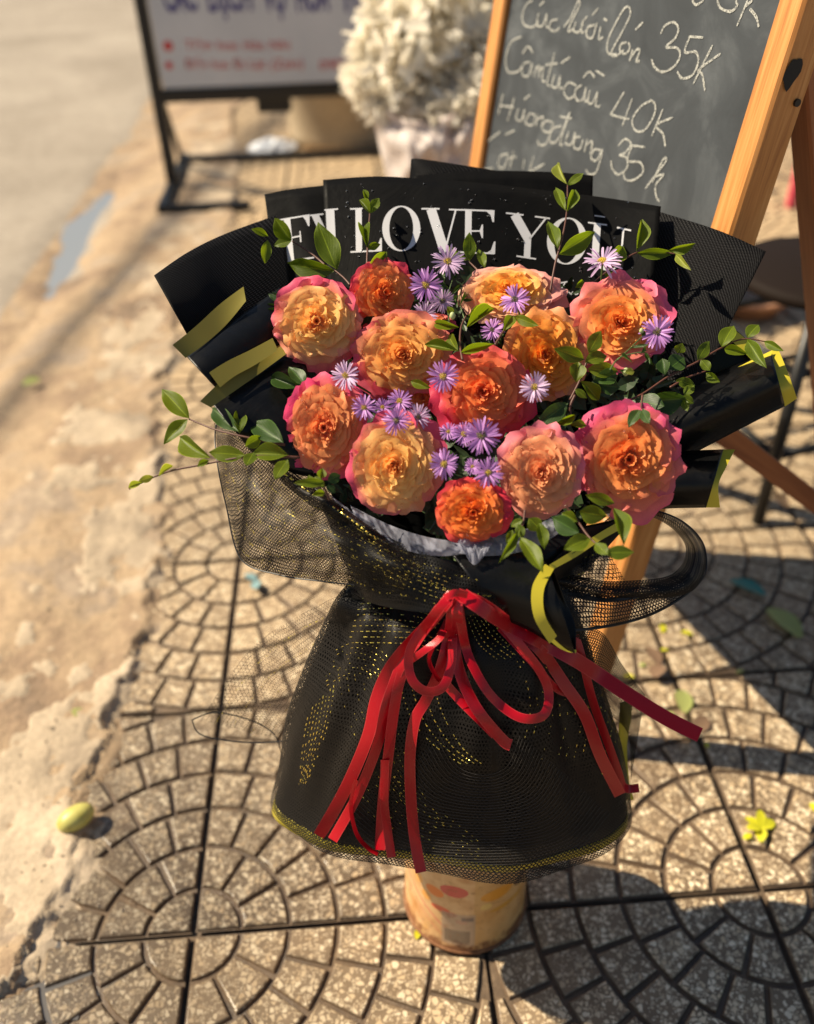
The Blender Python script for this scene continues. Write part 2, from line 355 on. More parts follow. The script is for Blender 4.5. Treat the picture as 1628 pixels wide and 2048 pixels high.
# ------------------------------------------------------------------ ground
def sheet(name, x0, x1, y0, y1, nx, ny, fz, m, kind='structure'):
    vs = []; fs = []
    for j in range(ny+1):
        for i in range(nx+1):
            x = x0+(x1-x0)*i/nx; y = y0+(y1-y0)*j/ny; vs.append((x, y, fz(x, y)))
    for j in range(ny):
        for i in range(nx):
            a = j*(nx+1)+i; fs.append((a, a+1, a+nx+2, a+nx+1))
    return tag(mesh(name, vs, fs, m, None, True), kind=kind)
def nz(x, y, s=1, o=0): return noise.fractal(V((x*s, y*s, o)), .8, 2.1, 5)
terrain = sheet('terrain', -150, 150, -150, 300, 12, 12, lambda x, y: -.12, M['road'])
def edge(y): return -.215 + .055*math.sin(y*2.3+.6) + .05*nz(0, y, 3.1, 5) + .02*nz(0, y, 17, 9) - .018*max(0, y-1) - .034/(1+math.exp((y-.55)*14))
def roadedge(y): return -.80 + .03*math.sin(y*1.7) + .04*nz(1, y, 2.5, 2)
def road_z(x, y):
    k = x-roadedge(y); b = -.050 + .004*nz(x, y, 4)
    g_ = math.exp(-((k+.03)/.07)**2)*.030      # hollow along the edge of the road
    return b - g_
sheet('road', -9, -.62, -1, 14, 150, 240, road_z, M['road'])
def dirt_z(x, y):
    e = edge(y); r_ = roadedge(y); k = (x-e)
    # rises beside the tiles, falls to the road
    t = max(0, min(1, (x-r_)/(e-r_)))
    z = -.055 + .0625*min(1, t*1.75)**.8 + .004*nz(x, y, 9, 3) + .008*nz(x, y, 3, 1)
    if k > 0: z = .004 + .006*nz(x, y, 20) - k*.32
    else: z += .003*math.exp(-(k/.05)**2) 
    z -= .028*math.exp(-((x-r_-.02)/.075)**2)*max(0, 1-((y-2.95)/.62)**2)**.5 if abs(y-2.95) < .62 else 0
    # broken ledge of set mortar
    s_ = nz(x, y, 6.5, 7)
    if -.16 < k < 0 and s_ > .0: z += .0
    return z
sheet('dirt_verge', -.92, -.02, -.7, 7.0, 180, 900, dirt_z, M['dirt'])
# crust of old mortar along the broken edge
def crust_z(x, y):
    k = x-edge(y); s_ = nz(x, y, 5.5, 7) + .6*nz(x, y, 15, 4)
    inside = s_ - .05 - 5*max(0, abs(k+.085)-.085)
    return dirt_z(x, y) + max(-.012, min(.003, inside*.02))
sheet('mortar_crust', -.55, -.10, -.6, 4.4, 120, 700, crust_z, M['mortar'])
# tiles: quarter circles of raised cells, four tiles make one full circle
TS = .4; UN = TS/6
def clip(poly, axis, val, keep_less):
    out = []
    for i in range(len(poly)):
        a, b = poly[i], poly[(i+1) % len(poly)]
        ia = (a[axis] <= val) == keep_less; ib = (b[axis] <= val) == keep_less
        if ia: out.append(a)
        if ia != ib:
            t = (val-a[axis])/(b[axis]-a[axis]); out.append((a[0]+(b[0]-a[0])*t, a[1]+(b[1]-a[1])*t))
    return out
def area(p): return .5*sum(p[i][0]*p[(i+1) % len(p)][1]-p[(i+1) % len(p)][0]*p[i][1] for i in range(len(p)))
def inset(p, d):
    n = len(p); out = []
    for i in range(n):
        a, b, c = p[i-1], p[i], p[(i+1) % n]
        e1 = V((b[0]-a[0], b[1]-a[1])); e2 = V((c[0]-b[0], c[1]-b[1]))
        if e1.length < 1e-7 or e2.length < 1e-7: out.append(b); continue
        e1.normalize(); e2.normalize(); n1 = V((-e1.y, e1.x)); n2 = V((-e2.y, e2.x)); q = n1+n2
        q = q/max(.35, q.length_squared)*2*.5*2 if q.length > 1e-6 else n1
        out.append((b[0]+q.x*d, b[1]+q.y*d))
    return out
def tile_mesh(seed):
    rnd = random.Random(seed); mb = MB(); g_ = .0026; jo = .0028
    mb.add([(jo, jo, -.0062), (TS-jo, jo, -.0062), (TS-jo, TS-jo, -.0062), (jo, TS-jo, -.0062)], [(0, 1, 2, 3)])
    cnt = [1, 3, 5, 6, 8, 10, 11, 12, 13]
    for k in range(9):
        r0 = k*UN + (g_ if k else 0); r1 = (k+1)*UN - g_; n = cnt[k]
        for j in range(n):
            a0 = math.pi/2*j/n; a1 = math.pi/2*(j+1)/n
            if k: da0 = g_/((r0+r1)/2)
            else: da0 = 0
            b0 = a0+(da0 if j else 0); b1 = a1-(da0 if j < n-1 else 0); m_ = max(2, int((a1-a0)*(r1)/.012))
            poly = [(r1*math.cos(b0+(b1-b0)*i/m_), r1*math.sin(b0+(b1-b0)*i/m_)) for i in range(m_+1)]
            poly += [(r0*math.cos(b1-(b1-b0)*i/m_), r0*math.sin(b1-(b1-b0)*i/m_)) for i in range(m_+1)] if k else [(0, 0)]
            for ax in (0, 1):
                poly = clip(poly, ax, g_*1.6, False) if poly else poly
                poly = clip(poly, ax, TS-g_*1.6, True) if poly else poly
            q = []
            for p in poly:
                if not q or (V(p)-V(q[-1])).length > .0007: q.append(p)
            if len(q) > 2 and (V(q[0])-V(q[-1])).length < .0007: q.pop()
            if len(q) < 3 or abs(area(q)) < 2.5e-4: continue
            if area(q) < 0: q.reverse()
            dz = rnd.uniform(-.0012, .0006); tx, ty = rnd.uniform(-.01, .01), rnd.uniform(-.01, .01); cx = sum(p[0] for p in q)/len(q); cy = sum(p[1] for p in q)/len(q)
            rings = [(q, -.0062), (inset(q, .0009), -.0030), (inset(q, .0019), -.0009), (inset(q, .0034), 0)]
            vs = []; n_ = len(q)
            for pts, z in rings: vs += [(p[0]+rnd.uniform(-.0003, .0003), p[1]+rnd.uniform(-.0003, .0003), z + (dz+(p[0]-cx)*tx+(p[1]-cy)*ty if z > -.005 else 0)) for p in pts]
            fs = [(r_*n_+i, r_*n_+(i+1) % n_, (r_+1)*n_+(i+1) % n_, (r_+1)*n_+i) for r_ in range(3) for i in range(n_)]
            fs.append(tuple(range(3*n_, 4*n_))); mb.add(vs, fs)
    me = bpy.data.meshes.new('tile'); me.from_pydata([tuple(v) for v in mb.v], [], mb.f)
    me.materials.append(M['tz']); me.materials.append(M['joint']); me.polygons[0].material_index = 1; me.update(); return me
tms = [tile_mesh(s) for s in range(3)]
pave = tag(sheet('pavement', -.45, 9, -1.2, 12, 4, 4, lambda x, y: -.0125, M['joint']))
rnd = random.Random(3)
ntile = 0
for j in range(-2, 20):
    for i in range(-1, 13):
        x0, y0 = i*TS, j*TS
        c_ = V((x0+.2, y0+.2, 0)); d = c_-CAM; z = d.dot(FWD); u = 814+FPX*d.dot(RT)/z; v = 1024-FPX*d.dot(UP)/z
        if not (-500 < u < 2350 and -350 < v < 2500): continue
        cx = x0 if i % 2 == 0 else x0+TS; cy = y0 if j % 2 == 0 else y0+TS
        rot = {(True, True): 0, (False, True): 90, (False, False): 180, (True, False): 270}[(i % 2 == 0, j % 2 == 0)]
        o = link('tile', rnd.choice(tms)); o.location = (cx, cy, rnd.uniform(-.0012, .0012)); o.rotation_euler = (rnd.uniform(-.002, .002), rnd.uniform(-.002, .002), R(rot)); o.parent = pave; ntile += 1
print('tiles', ntile)
rg_ = random.Random(8); mb = MB()
for _ in range(1500):
    y = rg_.uniform(-.25, 3.2); x = rg_.uniform(-.78, -.12)+.1*rg_.random()**3
    z = max(dirt_z(x, y), crust_z(x, y), -.001 if x > edge(y)+.02 else -1); r_ = rg_.uniform(.0008, .0030)*(1 if rg_.random() < .93 else 2); p = V((x, y, z+r_*.3)); a = rg_.uniform(0, 3)
    q = [V((math.cos(a+i*1.571)*r_*rg_.uniform(.7, 1.3), math.sin(a+i*1.571)*r_*rg_.uniform(.7, 1.3), 0)) for i in range(4)]
    mb.add([p+v for v in q]+[p+V((0, 0, r_*.7)), p-V((0, 0, r_*.7))], [(0, 1, 4), (1, 2, 4), (2, 3, 4), (3, 0, 4), (1, 0, 5), (2, 1, 5), (3, 2, 5), (0, 3, 5)])
tag(mb.build('gravel', m_ground('grit', [(.3, (.16, .12, .085)), (.5, (.34, .27, .19)), (.7, (.56, .48, .38))], 300, .9, .001, 500), None), 'loose grit scattered over the dirt strip and the broken paving edge', 'gravel', None, 'stuff')
# water in the hollow of the road edge and on the low tiles
def blob(name, cx, cy, rx, ry, rot, z, m, seed, amp=.35, n=72):
    vs = [(cx, cy, z)]
    for i in range(n):
        a = 2*math.pi*i/n; k = 1+amp*noise.noise(V((math.cos(a)*1.6, math.sin(a)*1.6, seed)))+amp*.5*noise.noise(V((math.cos(a)*5, math.sin(a)*5, seed+4)))
        x, y = rx*k*math.cos(a), ry*k*math.sin(a); vs.append((cx+x*math.cos(rot)-y*math.sin(rot), cy+x*math.sin(rot)+y*math.cos(rot), z))
    return mesh(name, vs, [(0, i+1, (i+1) % n+1) for i in range(n)], m)
mw = mat('muddy_water', (.12, .11, .10, 1), .04, 0, .9)
pu = G(172, 440, -.05)
mw2 = mat('sky_tinted_puddle_water', (.25, .265, .28, 1), .05, 0, .6)  # pale blue-grey base colour paints in the reflected sky
tag(blob('puddle', roadedge(2.95)+.02, 2.95, .13, .60, R(1), -.064, mw2, 3.1, .15), 'long puddle with a painted blue-grey sky reflection lying along the edge of the road', 'puddle')
pl = G(70, 1935)
tag(blob('puddle', pl.x-.01, pl.y-.01, .085, .055, R(-20), -.0042, mw, 9.3, .5), 'small muddy puddle in the tile joints at the near left corner', 'puddle')
# wet patch streaks in the joint crossing
# ------------------------------------------------------------------ easel with chalkboard
B0 = G(1132, 1505); dr = V((-.333, .943, 0)).normalized(); bk = dr.cross(V((0, 0, 1)))
LEAN = R(8.7); LU = V((0, 0, 1))*math.cos(LEAN) + bk*math.sin(LEAN); NF = dr.cross(LU).normalized()
if NF.x > 0: NF = -NF                         # front of the board
def wbar(mb, p0, p1, ax, wa, wb): 
    k = len(mb.v); mb.box(p0, p1, ax, wa, wb)
    t = (V(p1)-V(p0)).normalized()
    a = (V(ax)-t*V(ax).dot(t)).normalized(); b = t.cross(a)
    for q in range(k, len(mb.v)):
        d = mb.v[q]-V(p0); mb.uv[q] = (d.dot(a)+d.dot(b)*.83+.5, d.dot(t))
TH = .044; W_ = .036; BW = .622; HT = 1.36
ez = thing('easel', (B0 + dr*BW/2)*1.0, 'wooden folding easel frame that holds the chalkboard, standing behind the bouquet', 'easel')
def EP(a, h, n=0): return B0 + dr*a + LU*h + NF*n
for nm, a in (('front_leg', W_/2), ('front_leg', BW-W_/2)):
    mb = MB(); wbar(mb, EP(a, 0, -TH/2), EP(a, HT, -TH/2), dr, W_, TH); mb.build(nm, M['woodA'], ez, uv=True)
for h in (.40, HT-.03):
    mb = MB(); wbar(mb, EP(W_+.001, h, -TH/2), EP(BW-W_-.001, h, -TH/2), LU, W_, TH-.004); mb.build('rail', M['woodA'], ez, uv=True)
_p = onplane(1600, 300, EP(W_*1.6, 0), dr); _q = onplane(1664, 1000, EP(W_*1.6, 0), dr); RBP = _q + (_q-_p)*(_q.z/(_p.z-_q.z)); RB = (RBP-B0).dot(bk)
print('rear leg spread', RB)
hin = 1.06
for a in (W_*1.6, BW-W_*1.6):
    top = EP(a, hin, -TH-.018); foot = B0 + dr*a + bk*RB; foot.z = 0
    mb = MB(); wbar(mb, foot, top, dr, .034, .03); mb.build('rear_leg', M['woodB'], ez, uv=True)
# brace from front leg to rear leg (near side)
b0 = onplane(1395, 828, EP(W_*.5, 0), dr); b1 = onplane(1640, 1012, EP(W_*.5, 0), dr)
mb = MB(); wbar(mb, b0, b1+(b1-b0)*.12, V((0, 0, 1)), .030, .016); mb.build('brace', M['woodB'], ez, uv=True)
hb = onplane(1592, 205, EP(0, 0, 0), dr)
mb = MB(); mb.tube([hb-dr*.003, hb+dr*.03], .004, 10); mb.build('hinge_bolt', M['steel'], ez)
mb = MB(); q = onplane(1583, 145, EP(0, 0, 0), dr); mb.add([q - dr*.0015 + LU*(math.sin(t)*.015*(1+.2*math.sin(3*t)))+bk*(math.cos(t)*.009*(1+.25*math.sin(2*t+1))) for t in [i*math.pi/8 for i in range(16)]], [tuple(range(16))])
mb.build('black_mark', mat('scorched_wood', (.012, .01, .009, 1), .7), ez)
# board
mbd = mat('chalkboard_slate', rough=.55); k = N(mbd); v_ = k.co('UV', (9, 9, 9))
k.l(k.ramp(k.noise(v_, 1.0, 7, .62, .8), [(.3, (.022, .027, .033)), (.5, (.037, .044, .052)), (.66, (.076, .086, .096)), (.8, (.13, .14, .15))]), k.b.inputs['Base Color']); k.b.inputs['Roughness'].default_value = .55
ch = thing('chalkboard', EP(BW/2, .7, 0), 'dark grey chalkboard with handwritten flower prices in white chalk', 'chalkboard')
mb = MB(); a0, a1, h0, h1 = W_+.0015, BW-W_-.0015, .40+W_/2+.001, HT-.03-W_/2-.001
pp = [EP(a, h, n) for n in (-.010, -.018) for a, h in ((a0, h0), (a1, h0), (a1, h1), (a0, h1))]
mb.add(pp, [(0, 1, 2, 3), (7, 6, 5, 4), (0, 4, 5, 1), (1, 5, 6, 2), (2, 6, 7, 3), (3, 7, 4, 0)], [(0, 0), (.56, 0), (.56, 1), (0, 1)]*2)
mb.build('board_panel', mbd, ch, uv=True)
PB = EP(0, 0, -.0092)
def ck(x, y): return (x/1.754+700, y/1.754)
lines = {
 'chalk_line_cuc_luoi_lon': [[(640,2),(620,15),(605,50),(610,85),(640,95),(662,75)],[(662,45),(655,85),(675,90),(690,50),(688,92),(700,95)],[(728,68),(705,75),(700,100),(720,110),(735,95)],[(665,20),(682,3)],
   [(750,95),(775,60),(797,10),(803,2),(805,20),(780,70),(765,110),(785,100)],[(792,75),(785,108),(805,110),(818,72),(812,112),(828,108)],[(820,70),(832,58)],[(858,88),(835,95),(830,125),(850,132),(862,95),(868,80)],[(880,92),(872,135),(888,130)],[(848,55),(872,28)],[(890,66),(903,72)],
   [(935,190),(905,185),(905,140),(935,75),(965,27),(982,30),(980,60),(950,120),(918,180),(930,197),(960,175)],[(970,150),(950,155),(948,180),(968,188),(982,165),(975,148)],[(980,215),(992,172)],[(986,200),(1008,172),(1016,182),(1004,214),(1016,214)],[(1000,105),(1028,78)],
   [(1090,118),(1105,90),(1135,78),(1152,100),(1140,135),(1108,165),(1146,168),(1158,195),(1138,232),(1100,252),(1070,238),(1058,208)],[(1188,128),(1240,132)],[(1192,128),(1175,182),(1212,182),(1222,215),(1202,262),(1165,275),(1148,250)],[(1272,158),(1203,296)],[(1300,188),(1224,244),(1236,262),(1245,320)]],
 'chalk_line_top_price': [[(1200,0),(1215,17),(1240,0)],[(1288,0),(1300,28),(1335,40),(1358,20),(1352,0)],[(1395,0),(1357,92)],[(1382,28),(1412,0)],[(1402,30),(1425,60),(1434,95)]],
 'chalk_line_cam_tu_cau': [[(602,128),(565,148),(546,205),(555,252),(590,250),(602,232)],[(632,218),(608,225),(605,262),(625,265),(638,222),(636,268)],[(605,188),(625,163),(642,186)],[(646,270),(654,232)],[(650,250),(664,230),(662,272)],[(664,250),(678,236),(674,280),(686,285)],
   [(718,185),(692,288),(704,300)],[(685,228),(728,222)],[(718,262),(708,300),(726,305),(738,265),(734,308),(748,305)],[(740,222),(772,200)],[(795,300),(766,290),(750,320),(766,346),(788,335)],[(812,298),(790,318),(795,350),(815,348),(828,308),(822,355),(834,350)],[(818,272),(840,252),(858,272)],[(862,248),(893,266)],[(842,315),(835,355),(850,362),(868,325),(862,370),(878,372)],
   [(962,322),(925,385),(918,402),(980,418)],[(990,345),(955,442)],[(1060,352),(1022,372),(990,420),(1002,458),(1034,455),(1066,405),(1070,365),(1052,350)],[(1098,382),(1058,478)],[(1132,412),(1074,440),(1098,470),(1106,515)]],
 'chalk_line_huong_duong': [[(537,328),(520,402)],[(577,340),(552,424)],[(525,370),(575,376)],[(592,380),(582,415),(600,422),(612,385),(606,425)],[(630,398),(615,430),(640,438),(648,405),(628,398)],[(658,400),(652,442)],[(656,420),(678,410),(670,446)],[(708,428),(685,425),(676,455),(700,462),(714,428),(690,500),(665,508),(658,492)],[(610,350),(632,333)],
   [(742,442),(715,450),(700,480),(710,502),(735,480),(772,392),(738,498),(748,506)],[(735,408),(778,416)],[(768,460),(756,500),(776,506),(790,465),(784,512)],[(808,480),(790,485),(786,516),(806,522),(818,488)],[(832,488),(822,532)],[(828,508),(850,498),(842,542)],[(884,528),(856,525),(846,555),(865,562),(886,525),(865,600),(840,612),(828,595)],
   [(940,512),(965,488),(986,505),(965,535),(945,545),(968,552),(972,588),(942,612),(920,592),(916,562)],[(984,510),(1036,516)],[(990,512),(974,562),(1018,570),(1027,605),(992,632),(965,628),(960,600)],[(1035,662),(1090,590),(1110,562),(1098,560),(1060,640)],[(1068,622),(1100,612),(1072,650),(1075,690),(1086,708)]],
 'chalk_line_cat_tuong': [[(528,462),(482,500),(460,560),(470,592),(500,590)],[(555,540),(528,548),(520,580),(540,588),(556,545)],[(545,472),(577,458)],[(574,528),(560,592)],[(552,555),(585,550)],[(612,558),(606,592)],[(645,548),(630,600),(650,592),(682,574)]],
}
for nm, strokes in lines.items():
    for s_ in strokes:
        mb = MB()
        n = max(8, len(s_)*6); c = [onplane(*ck(*q), PB, NF) for q in catmull(s_, n)]
        vs = []; fs = []
        for i, p in enumerate(c):
            t = (c[min(i+1, n-1)]-c[max(i-1, 0)]); t = t.normalized() if t.length > 1e-9 else dr
            sd = t.cross(NF); wd = .0014*(1+.30*noise.noise(p*160))
            if i in (0, n-1): wd *= .5
            vs += [p+sd*wd, p-sd*wd, p+NF*.00003+sd*wd*.6, p+NF*.00003-sd*wd*.6]
        for i in range(n-1):
            a, b = i*4, i*4+4; fs += [(a, b, b+2, a+2), (a+2, b+2, b+3, a+3), (a+3, b+3, b+1, a+1)]
        mb.add(vs, fs); mb.build('chalk_stroke', M['chalk'], ch)

# ------------------------------------------------------------------ sign on a black stand
SY = 3.35
sg = thing('street_sign', (0, SY, 0), 'white shop sign with blue and red lettering on a black metal stand', 'sign')
msg = mat('white_sign_panel', (.62, .64, .68, 1), .4); k = N(msg); k.l(k.ramp(k.noise(k.co('Object'), 3, 4), [(.3, (.50, .53, .58)), (.7, (.62, .64, .68))]), k.b.inputs['Base Color'])
mb = MB(); X0, X1, Z0, Z1 = -.487, .72, .372, 1.35
mb.box((X0+.03, SY, (Z0+Z1)/2), (X1-.03, SY, (Z0+Z1)/2), (0, 0, 1), Z1-Z0-.06, .03); mb.build('sign_panel', msg, sg)
for p0, p1, ax in (((X0, SY, .02), (X0, SY, Z1), (1, 0, 0)), ((X1, SY, .02), (X1, SY, Z1), (1, 0, 0))):
    mb = MB(); mb.box(p0, p1, ax, .045, .045); mb.build('post', M['steel'], sg)
for z in (Z0, Z1):
    mb = MB(); mb.box((X0+.023, SY, z), (X1-.023, SY, z), (0, 0, 1), .05, .042); mb.build('frame_rail', M['steel'], sg)
for x in (X0, X1):
    mb = MB(); mb.box((x, SY-.34, .02), (x, SY+.42, .02), (0, 0, 1), .035, .035); mb.build('foot', M['steel'], sg)
    mb = MB(); mb.box((x, SY+.30, .04), (x, SY+.02, .42), (1, 0, 0), .02, .02); mb.build('strut', M['steel'], sg)
mb = MB(); mb.box((X0+.02, SY-.33, .021), (-.13, SY-.33, .021), (0, 0, 1), .03, .03); mb.build('cross_bar', M['steel'], sg)
mb = MB(); mb.box((X0+.02, SY+.36, .022), (X1-.02, SY+.36, .022), (0, 0, 1), .03, .03); mb.build('cross_bar', M['steel'], sg)
mb = MB(); mb.box((-.09, SY+.06, .32), (.05, SY+.06, .32), (0, 0, 1), .07, .08); mb.build('ballast_box', M['steel'], sg)
def text(s_, u, v, hpx, m, root, wpx=None, bold=.0):
    c = bpy.data.curves.new('lettering', 'FONT'); c.body = s_; c.size = 1; c.extrude = .0; c.offset = bold
    o = bpy.data.objects.new('lettering', c); col.objects.link(o)
    bpy.context.view_layer.update(); dg = bpy.context.evaluated_depsgraph_get()
    me = bpy.data.meshes.new_from_object(o.evaluated_get(dg)); bpy.data.objects.remove(o)
    xs = [v_.co.x for v_ in me.vertices]; p = onplane(u, v, V((0, SY-.0165, 0)), V((0, 1, 0))); q = onplane(u, v-hpx, V((0, SY-.0165, 0)), V((0, 1, 0)))
    sz = (q.z-p.z)/.7; sx = sz
    if wpx: sx = (onplane(u+wpx, v, V((0, SY-.0165, 0)), V((0, 1, 0))).x-p.x)/(max(xs)-min(xs))
    for v_ in me.vertices: v_.co = V((p.x+(v_.co.x-min(xs))*sx, SY-.0168, p.z+v_.co.y*sz))
    o = link('lettering', me, m); adopt(o, root); return o
mblue = mat('blue_lettering', lin(66, 62, 130), .5); mred = mat('red_lettering', lin(196, 62, 62), .5)
def words(line, u, v, h, m, total, bold=0):
    ws = line.split(' '); n = len(line)
    for w__ in ws: text(w__, u, v, h, m, sg, total*len(w__)/n, bold); u += total*(len(w__)+1)/n
words('CÁC DỊCH VỤ HOA TƯƠI', 330, 22, 60, mblue, 440, .03)
words('Tiệm hoa Hòa Nhi', 372, 100, 20, mred, 208)
words('Điện hoa Đà Lạt (Zalo)', 372, 138, 20, mred, 235)
words('0987 98', 640, 140, 20, mred, 100)
for u, v, r_ in ((336, 92, 9), (338, 131, 7)):
    c = onplane(u, v, V((0, SY-.017, 0)), V((0, 1, 0))); mb = MB()
    mb.add([c+V((math.cos(t)*r_*.0021, 0, math.sin(t)*r_*.0021)) for t in [i*math.pi/6 for i in range(12)]], [tuple(range(12))]); mb.build('round_symbol', mred, sg)

# ------------------------------------------------------------------ concrete planter, litter, wrapped white flowers, things behind the easel
def lathe(mb, c, prof, n=40, sq=1):
    vs = [(c[0]+r_*math.cos(2*math.pi*i/n)*sq, c[1]+r_*math.sin(2*math.pi*i/n), c[2]+z) for r_, z in prof for i in range(n)]
    fs = [(j*n+i, j*n+(i+1) % n, j*n+n+(i+1) % n, j*n+n+i) for j in range(len(prof)-1) for i in range(n)]
    mb.add(vs, fs + [tuple(reversed(range(n)))] + ([tuple(range((len(prof)-1)*n, len(prof)*n))] if prof[-1][0] < .5*prof[0][0] else []))
mcon = m_ground('tan_concrete', [(.3, (.36, .27, .17)), (.6, (.48, .37, .24)), (.8, (.55, .44, .3))], 4, .85, .004, 60)
pc = G(690, 305); pc.y += .25
pt = thing('concrete_planter', pc, 'round tan concrete planter on the pavement behind the sign', 'planter')
mb = MB(); lathe(mb, pc, [(.255, 0), (.265, .05), (.27, .5), (.29, .5), (.295, .56), (.27, .57), (.25, .56), (.245, .5), (.02, .49)]); mb.build('pot', mcon, pt, True)
mb = MB(); lathe(mb, pc, [(.24, .50), (.2, .515), (.02, .52)]); mb.build('soil', M['joint'], pt, True)
mlit = m_thin('crumpled_plastic', (.72, .76, .84), .3, .3)
lc = G(545, 300); mb = MB()
vs = []; n = 18
for j in range(8):
    for i in range(n):
        a = 2*math.pi*i/n; r_ = 1-j/8; k_ = 1+.3*noise.noise(V((math.cos(a)*2, math.sin(a)*2, j*.7))); vs.append(lc+V((math.cos(a)*.12*r_*k_, math.sin(a)*.09*r_*k_, .01+.045*math.sin(j/8*1.5)*k_)))
mb.add(vs, [(j*n+i, j*n+(i+1) % n, j*n+n+(i+1) % n, j*n+n+i) for j in range(7) for i in range(n)]+[tuple(range(7*n, 8*n))])
tag(mb.build('plastic_bag', mlit, None), 'crumpled white plastic bag lying on the ground left of the planter', 'plastic bag')
# white flowers in lilac paper
WZ = 2.45
wf = thing('white_flower_bunch', P(900, 330, WZ), 'bunch of fluffy white flowers wrapped in pale pink paper, left of the chalkboard', 'bouquet')
mwp = m_thin('white_petal', (.92, .87, .76), .6, .45); mlil = m_thin('pale_pink_paper', (.86, .78, .74), .55, .45)
rw = random.Random(11)
blooms = [(770, 60, 60), (745, 150, 40), (725, 165, 34), (800, 110, 70), (850, 50, 80), (870, 130, 70), (930, 60, 70), (900, 10, 80), (830, -10, 60), (960, 20, 60), (765, 200, 36), (820, 180, 50), (950, 120, 60), (780, 140, 50), (905, 175, 50), (722, 170, 22), (760, 100, 44), (985, 90, 40), (800, 175, 44), (860, 190, 40), (735, 205, 20), (800, 228, 36), (850, 238, 36), (905, 232, 38), (948, 200, 40), (770, 215, 26)]
for u, v, rp in blooms:
    c = P(u, v, WZ-.04+rw.uniform(-.05, .05)); rr = rp/FPX*WZ; mb = MB()
    for _ in range(95):
        d = V((rw.gauss(0, 1), rw.gauss(0, 1), rw.gauss(0, 1))).normalized(); s_ = d.cross(V((rw.gauss(0, 1), rw.gauss(0, 1), rw.gauss(0, 1)))).normalized(); t_ = d.cross(s_)
        L = rr*rw.uniform(.7, 1.5); w_ = rr*.20; b_ = c+d*rr*.25; cu = s_*.0
        vs = []
        for j in range(4):
            q = j/3; ww = w_*math.sin(.5+q*2.2); ce = b_+d*(L*q)+t_*(L*.28*q*q*rw.choice((-1, 1)))
            vs += [ce-s_*ww, ce+t_*ww*.35, ce+s_*ww]
        mb.add(vs, [(j*3+i, j*3+i+1, j*3+i+4, j*3+i+3) for j in range(3) for i in range(2)])
    mb.build('bloom', mwp, wf, True)
rows = ruled([(735, 195, WZ), (800, 235, WZ-.1), (860, 240, WZ-.12), (930, 215, WZ-.1), (985, 170, WZ)], [(790, 420, WZ+.1), (830, 430, WZ+.05), (870, 430, WZ+.02), (910, 430, WZ+.05), (950, 420, WZ+.1)], 40, 16, .03, lambda s_, t: .016*math.sin(s_*19+math.sin(s_*9+t*3)*2)+.05*noise.noise(V((s_*7, t*5, 2)))+.02*noise.noise(V((s_*19, t*12, 6))))
grid(rows, 'wrapping_paper', mlil, wf, .001)
rows = ruled([(740, 200, WZ+.02), (800, 120, WZ+.16), (870, 110, WZ+.2), (940, 110, WZ+.16), (985, 170, WZ+.02)], [(840, 420, WZ+.1), (855, 425, WZ+.14), (870, 425, WZ+.15), (885, 425, WZ+.14), (910, 420, WZ+.1)], 40, 12, -.03)
grid(rows, 'back_paper', mlil, wf, .001)
gb = P(870, 425, WZ+.1); mb = MB(); gg = gb.copy(); gg.z = 0
# bucket that holds them
bk_m = mat('grey_bucket', (.22, .21, .2, 1), .5)
bu = thing('bucket', (gb.x, gb.y, 0), 'grey plastic bucket hidden under the bunch of white flowers', 'bucket'); mb = MB(); lathe(mb, (gb.x, gb.y, 0), [(.11, 0), (.14, gb.z*.9), (.15, gb.z*.92), (.135, gb.z*.93), (.13, gb.z*.85), (.02, .03)], 28); mb.build('shell', bk_m, bu, True)
# black steel stool
st_p = G(1515, 1045); stz = .50
stl = thing('steel_stool', (st_p.x+.15, st_p.y+.15, 0), 'black tubular steel stool standing behind the easel', 'stool')
f0 = st_p; t0 = P(1588, 500, 1.98)
dd_ = t0-f0; ax1 = V((.34, .10, 0)); ax2 = V((-.08, .36, 0))
for a_, b_ in ((0, 0), (1, 0), (1, 1), (0, 1)):
    p0 = f0 + ax1*a_ + ax2*b_; c_ = f0 + ax1*.5+ax2*.5; p1 = V((p0.x, p0.y, t0.z)); p1 = p1 + (V((c_.x, c_.y, t0.z))-p1)*.18 ; mb = MB(); mb.tube([p0, p0+(p1-p0)*.5, p1], .013, 10); mb.build('leg', M['steel'], stl, True)
for h in (.16, .34):
    for q0, q1 in (((0, 0), (1, 0)), ((1, 0), (1, 1)), ((1, 1), (0, 1)), ((0, 1), (0, 0))):
        def cor(a_, b_):
            p0 = f0+ax1*a_+ax2*b_; c_ = f0+ax1*.5+ax2*.5; k_ = .18*h/t0.z; return V((p0.x+(c_.x-p0.x)*k_, p0.y+(c_.y-p0.y)*k_, h))
        mb = MB(); mb.tube([cor(*q0), cor(*q1)], .009, 8); mb.build('crossbar', M['steel'], stl, True)
c_ = f0+ax1*.5+ax2*.5; mb = MB(); lathe(mb, (c_.x, c_.y, t0.z), [(.17, 0), (.185, .006), (.185, .022), (.17, .03), (.01, .032)], 36); mb.build('seat', mat('shaded_brown_vinyl', (.014, .009, .007, 1), .7, 0, .1), stl, True)  # brown seat, colour darkened to stand in for the chalkboard's shadow
